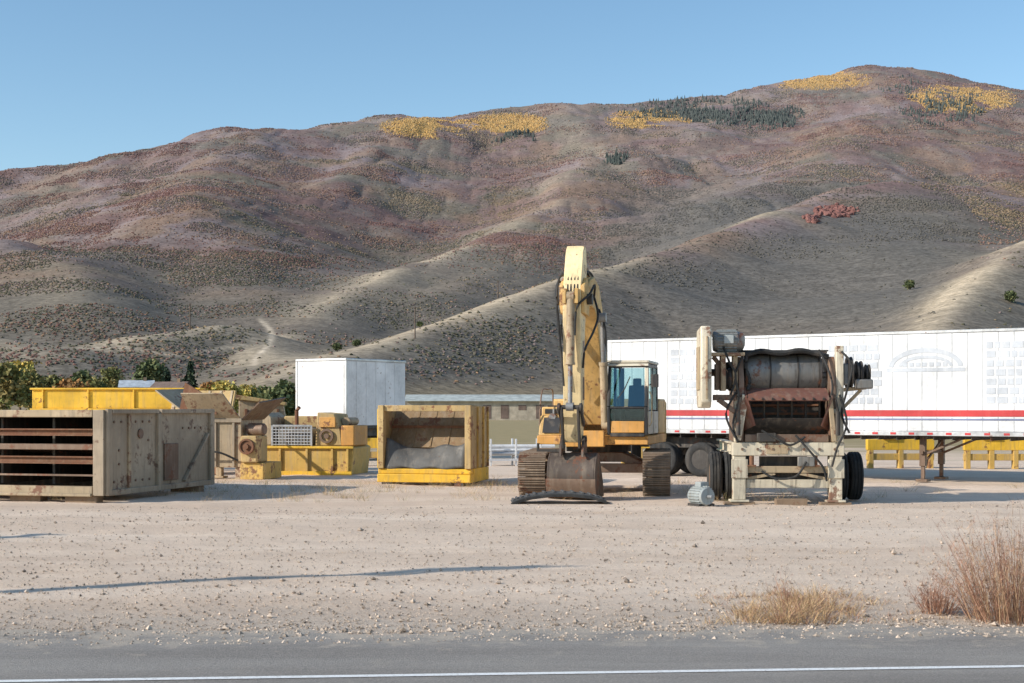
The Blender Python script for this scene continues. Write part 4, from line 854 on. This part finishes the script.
# small electric motor on the ground
x,y,_=at(701,29.3); r=thing('electric_motor','small grey electric motor lying on the gravel left of the crusher','motor',(x,y,0),R(28))
q=MB(); q.lathe((0,-.24,.21),(0,1,0),[(0,.08),(0,.17),(.04,.19),(.44,.19),(.48,.17),(.5,.1)],26); mo=q.build('casing',M['motor'],r,.004)
for k in range(22):
    a=2*math.pi*k/22; q=MB(); q.box((.2*math.cos(a),0,.21+.2*math.sin(a)),(.03,.36,.008),Matrix.Rotation(-a,3,'Y')); q.build('cooling_fin',M['motor'],mo)
q=MB(); q.cyl((0,-.4,.21),(0,-.24,.21),.035); q.build('shaft',M['grey'],r)
for xa in (-.2,.1):
    q=MB(); q.b(xa,xa+.1,-.2,.2,-.01,.06); q.build('foot',M['dark'],r,.008)
q=MB(); q.b(-.08,.12,-.1,.1,.38,.5); q.build('terminal_box',M['motor'],r,.01)

# ------------------------------------------------------------------ roll crusher on wheels
x,y,_=at(785,29.8); r=thing('wheeled_crusher','cream and rust portable crusher on wheels with drum and motor, right of the excavator','crusher',(x,y,0),R(-3))
for xx in (-.95,1.05):
    q=MB(); q.b(xx-.13,xx+.13,-.05,.25,.10,1.02); q.b(xx-.2,xx+.2,-.1,.3,.05,.098); q.b(xx-.17,xx+.17,-.08,-.051,.55,.95); q.build('front_leg',M['cream'],r,.012)
q=MB(); q.b(-1.1,1.22,-.08,.22,1.022,1.30); q.build('main_crossbeam',M['cream'],r,.015)
for k in range(7):
    q=MB(); q.cyl((-.9+k*.32,-.11,1.16),(-.9+k*.32,-.08,1.16),.03,n=6); q.build('bolt',M['brownsteel'],r)
q=MB(); q.b(-.4,.05,-.10,-.081,1.06,1.26); q.build('crossbeam_plate',M['tan'],r,.006)
q=MB(); q.b(-.815,.915,.0,.2,.34,.52); q.build('lower_crossbeam',M['cream'],r,.012)
q=MB(); q.b(-.815,.915,.0,.14,.66,.80); q.build('middle_crossbeam',M['tan'],r,.01)
for a_,b_ in ((-.8,-.2),(.9,.3)):
    q=MB(); q.beam((a_,.05,.53),(b_,.05,.65),.06); q.build('brace',M['tan'],r)
q=MB(); q.b(-.5,.5,.25,.33,.36,1.0); q.build('discharge_chute',M['dark'],r)
for a_ in (-.7,.62):
    q=MB(); q.cyl((a_,-.04,.82),(a_,-.04,1.02),.05); q.b(a_-.09,a_+.09,-.1,.02,.80,.83); q.build('jack_screw',M['rust'],r)
q=MB(); q.b(.25,.6,-.12,-.02,.80,1.0); q.build('control_box',M['greyplate'],r,.015)
for xx in (-.95,1.05):
    q=MB(); q.ibeam((xx,.26,1.15),(xx,4.4,1.15),.16,.26,.03); q.build('chassis_rail',M['cream'],r)
for xx in (-1.32,-1.0,1.40,1.72): wheel(r,(xx,1.6,.53),(1,0,0),.53,.28,rim=M['brownsteel'])
q=MB(); q.cyl((-1.3,1.6,.53),(1.7,1.6,.53),.08); q.build('axle',M['dark'],r)
sf=[(.0,1.302),(1.9,1.302),(1.8,2.5),(1.3,3.1),(.1,3.1),(-.15,2.5)]
q=MB(); q.prism(sf,'x',-.98,-.86); q.build('left_side_frame',M['brownsteel'],r,.015)
q=MB(); q.prism(sf,'x',.92,1.04); q.build('right_side_frame',M['brownsteel'],r,.015)
q=MB(); q.b(-1.06,-.99,-.1,.1,1.31,2.35); q.build('left_front_post',M['cream'],r,.01)
q=MB(); q.beam((-1.0,-.12,1.35),(-.84,-.18,2.3),.14,.06); q.build('left_brace',M['cream'],r,.01)
q=MB(); q.b(1.045,1.20,-.1,.12,1.31,3.32); q.b(.98,1.24,-.14,.16,1.9,2.0); q.build('right_front_post',M['cream'],r,.012)
q=MB(); q.beam((1.0,-.13,1.32),(.90,-.2,2.25),.10,.05); q.build('right_brace',M['tan'],r,.01)
for sx,xa in ((-1,-1.0),(1,1.06)):
    q=MB(); q.cyl((xa,-.2,1.45),(xa,-.2,1.95),.05); q.cyl((xa,-.2,1.95),(xa-sx*.06,-.22,2.25),.028); q.build('hydraulic_ram',M['dark'],r)
q=MB(); q.lathe((-.80,.55,2.76),(1,0,0),[(0,.1),(0,.40),(.04,.42),(1.56,.42),(1.6,.40),(1.6,.1)],40); dr=q.build('drum',M['greyplate'],r)
for a_ in (-.78,-.28,.30,.74):
    q=MB(); q.ring((a_,.55,2.76),(1,0,0),.435,.415,.035,40); q.build('drum_band',M['dark'],dr)
q=MB(); q.curve([(-.85,.12,3.12),(-.5,.08,3.22),(-.1,.10,3.17),(.3,.06,3.23),(.6,.1,3.18),(.92,.12,3.10)],.055); q.build('rubber_roll',M['rubber'],r)
q=MB(); q.curve([(-.80,.06,3.1),(-.82,.0,2.9),(-.74,-.05,2.6),(-.78,-.1,2.4)],.035); q.build('rubber_edge',M['rubber'],r)
q=MB(); q.b(-.85,.9,.16,1.2,3.17,3.21); q.build('drum_cover',M['dark'],r)
q=MB(); q.wrap([(.04,2.44),(-.15,2.36),(-.30,2.26),(-.34,2.18)],'x',-.80,.86,.035); q.build('feed_lip',M['redox'],r)
for k in range(8):
    q=MB(); q.cyl((-.72+k*.21,-.32,2.22),(-.72+k*.21,-.36,2.20),.025,n=6); q.build('lip_bolt',M['dark'],r)
for sx,xa in ((1,-.86),(-1,.92)):
    q=MB(); q.plate([(xa,-.02,2.45),(xa,-.28,2.25),(xa+sx*.20,-.1,1.65),(xa+sx*.02,.12,1.55)],.04); q.build('cheek_plate',M['redox'],r)
q=MB(); q.b(-.85,.91,1.2,1.26,1.31,2.5); q.build('back_plate',M['dark'],r)
q=MB(); q.lathe((-.8,.75,1.9),(1,0,0),[(0,.1),(0,.34),(1.6,.34),(1.6,.1)],30); lr=q.build('lower_roll',M['dark'],r)
for k in range(12):
    a=2*math.pi*k/12; q=MB(); q.box((0.0,.75+.35*math.cos(a),1.9+.35*math.sin(a)),(1.58,.05,.05),Matrix.Rotation(a,3,'X')); q.build('roll_tooth_bar',M['rust'],lr,.008)
for k in range(6):
    q=MB(); q.b(-.72+k*.29,-.68+k*.29,.18,.24,1.55,2.25); q.build('grizzly_bar',M['dark'],r,.006)
q=MB(); q.wrap([(-.06,1.80),(.02,1.66),(.15,1.56),(.35,1.45)],'x',-.8,.86,.03); q.build('curved_apron',M['dark'],r)
q=MB(); q.b(-.84,.9,-.05,.1,1.305,1.47); q.build('apron_beam',M['brownsteel'],r,.012)
q=MB(); q.b(-.6,-.2,-.16,-.051,1.31,1.5); q.build('gear_box',M['dark'],r,.02)
for h_ in ([(-.5,-.1,1.55),(-.2,-.18,1.38),(.1,-.16,1.25),(.4,-.12,1.42)],[(1.1,-.16,2.3),(1.24,-.22,1.7),(1.05,-.2,1.2),(.95,-.14,.8)],[(-1.0,-.14,2.4),(-1.25,-.22,1.9),(-1.05,-.2,1.4)],[(1.15,-.12,3.2),(1.35,-.2,2.9),(1.25,-.2,2.4),(1.15,-.16,1.9),(1.3,-.2,1.5)],[(-.9,-.1,3.1),(-1.05,-.2,2.7),(-.98,-.2,2.2),(-1.1,-.2,1.7),(-1.0,-.15,1.3)],[(.2,-.12,1.45),(.5,-.22,1.1),(.75,-.18,.8),(.85,-.1,.5)],[(.7,0,3.24),(.85,-.1,2.9),(.95,-.2,2.5),(.9,-.2,2.2)],[(-1.3,-.2,3.3),(-1.2,-.3,3.0),(-1.05,-.25,2.7),(-1.15,-.2,2.3)],[(.42,-.13,.9),(.2,-.2,.6),(-.2,-.15,.55),(-.5,-.1,.7)]):
    q=MB(); q.curve(h_,.024); q.build('hydraulic_hose',M['rubber'],r)
q=MB(); q.prism([(-.6,2.15),(-.45,2.02),(.4,2.02),(.6,2.2),(.62,3.5),(.5,3.68),(-.5,3.72),(-.62,3.5)],'x',-1.80,-1.58); gd=q.build('belt_guard',M['cream'],r,.03)
q=MB(); q.b(-1.83,-1.801,-.3,.3,2.4,3.3); q.build('guard_plate',M['tan'],gd,.006)
q=MB(); q.b(-1.70,-1.66,-.64,-.621,2.2,3.5); q.build('guard_strap',M['tan'],gd,.006)
q=MB(); q.lathe((-1.50,.0,3.42),(1,0,0),[(0,.1),(0,.2),(.05,.225),(.5,.225),(.53,.2),(.62,.19),(.66,.1)],26); mo=q.build('drive_motor',M['greyplate'],r)
for k in range(20):
    a=2*math.pi*k/20; q=MB(); q.box((-1.22,.232*math.cos(a),3.42+.232*math.sin(a)),(.4,.008,.03),Matrix.Rotation(a+math.pi/2,3,'X')); q.build('cooling_fin',M['motor'],mo)
q=MB(); q.b(-1.3,-1.1,-.34,-.2,3.36,3.54); q.build('terminal_box',M['motor'],mo,.01)
q=MB(); q.b(-1.56,-.86,-.25,.3,3.11,3.18); q.build('motor_base',M['tan'],r,.01)
q=MB(); q.beam((-1.5,0,3.1),(-1.0,0,2.5),.09); q.build('motor_brace',M['brownsteel'],r,.01)
for a_,w_ in ((-1.35,.2),(-1.1,.15)):
    q=MB(); q.b(a_,a_+.1,-w_,w_,2.38,3.108); q.build('motor_bracket',M['tan'],r,.01)
q=MB(); q.b(-1.45,-1.36,-.05,.3,2.4,2.95); q.build('side_plate',M['brownsteel'],r,.01)
q=MB(); q.cyl((-1.58,.55,2.78),(-.8,.55,2.78),.08); q.build('drive_shaft',M['dark'],r)
q=MB(); q.lathe((-1.28,.1,2.62),(1,0,0),[(0,.1),(0,.24),(.05,.24),(.08,.2),(.12,.24),(.16,.24),(.16,.1)],24); q.build('left_pulley',M['dark'],r)
q=MB(); q.b(-1.2,-1.0,.3,.8,2.55,3.0); q.build('left_bearing_block',M['dark'],r,.03)
q=MB(); q.b(-1.5,-1.02,-.15,.1,2.18,2.3); q.beam((-1.4,-.1,2.2),(-1.0,-.1,1.9),.16,.10); q.build('guard_bracket',M['brownsteel'],r,.01)
q=MB(); q.cyl((.8,.45,2.72),(1.85,.45,2.72),.07); q.build('right_shaft',M['grey'],r)
for xa,ra,wd,zc in ((1.36,.34,.10,2.76),(1.56,.29,.12,2.72),(1.74,.2,.09,2.74)):
    q=MB(); q.lathe((xa,.2,zc),(1,0,0),[(-wd/2,.06),(-wd/2,ra),(-wd/4,ra),(0,ra*.86),(wd/4,ra),(wd/2,ra),(wd/2,.06)],30); q.build('pulley',M['dark'],r)
q=MB(); q.b(1.45,1.80,-.15,.1,2.42,2.62); q.build('hydraulic_motor',M['greyplate'],r,.03)
q=MB(); q.b(1.21,1.34,.0,.6,2.5,2.95); q.build('bearing_block',M['grey'],r,.03)
for a_,b_,w_ in (((1.2,.1,2.4),(1.7,.15,2.45),.08),((1.2,.1,2.0),(1.6,.15,2.4),.06)):
    q=MB(); q.beam(a_,b_,w_); q.build('pulley_bracket',M['tan'],r)
q=MB(); q.b(-.9,.95,.3,1.6,3.22,3.25); q.build('top_cover',M['dark'],r)
q=MB(); q.beam((-.9,.3,3.22),(-1.05,.2,3.6),.05); q.build('lift_lug',M['dark'],r)
q=MB(); q.plate([(-.7,1.3,1.3),(.75,1.3,1.3),(.75,3.8,2.3),(-.7,3.8,2.3)],.06); q.build('feed_conveyor',M['belt'],r)
for xx,nm in ((-.95,'timber block under the left front leg of the cream crusher'),(1.05,'timber block under the right front leg of the cream crusher'),(.1,'timber block lying between the front legs of the cream crusher')):
    p=r.matrix_basis@Vector((xx,.08 if xx!=.1 else -.15,0)); q=MB(); q.b(-.32,.32,-.16,.16,-.03,.048 if xx!=.1 else .13); o=q.build('timber_block',M['wood'],None,.008,R(-3)); o.location=p; tag(o,nm,'timber block',group='timber blocks under machines')

# ------------------------------------------------------------------ camera, light, world
el=R(28); az=R(22); sv=Vector((-math.cos(az)*math.cos(el),-math.sin(az)*math.cos(el),math.sin(el)))
ld=bpy.data.lights.new('sun','SUN'); ld.energy=5.0; ld.angle=R(.5); ld.color=(1,.93,.82); lo=bpy.data.objects.new('sun',ld); col.objects.link(lo); lo.rotation_euler=sv.to_track_quat('Z','Y').to_euler()
w=bpy.data.worlds.new('World'); scene.world=w; w.use_nodes=True; nt=w.node_tree; bg=nt.nodes['Background']; sk=nt.nodes.new('ShaderNodeTexSky'); sk.sky_type='NISHITA'; sk.sun_disc=False; sk.sun_elevation=el
sk.sun_rotation=R(90)-math.atan2(sv.y,sv.x); sk.altitude=300; sk.air_density=1.0; sk.dust_density=.4; sk.ozone_density=1.3
hsv=nt.nodes.new('ShaderNodeHueSaturation'); hsv.inputs['Hue'].default_value=.494; hsv.inputs['Saturation'].default_value=1.12; hsv.inputs['Value'].default_value=1.12; nt.links.new(sk.outputs[0],hsv.inputs['Color']); nt.links.new(hsv.outputs[0],bg.inputs[0]); bg.inputs[1].default_value=.15
cd=bpy.data.cameras.new('camera'); cam=bpy.data.objects.new('camera',cd); col.objects.link(cam); cam.location=(0,0,CH); cam.rotation_euler=(R(90),0,0); cd.lens=50*F/1422.2; cd.sensor_width=36; cd.shift_y=(HY-341.5)/1024; cd.clip_end=20000; cd.clip_start=.1; scene.camera=cam
scene.view_settings.view_transform='Standard'; scene.view_settings.look='None'; scene.view_settings.exposure=0
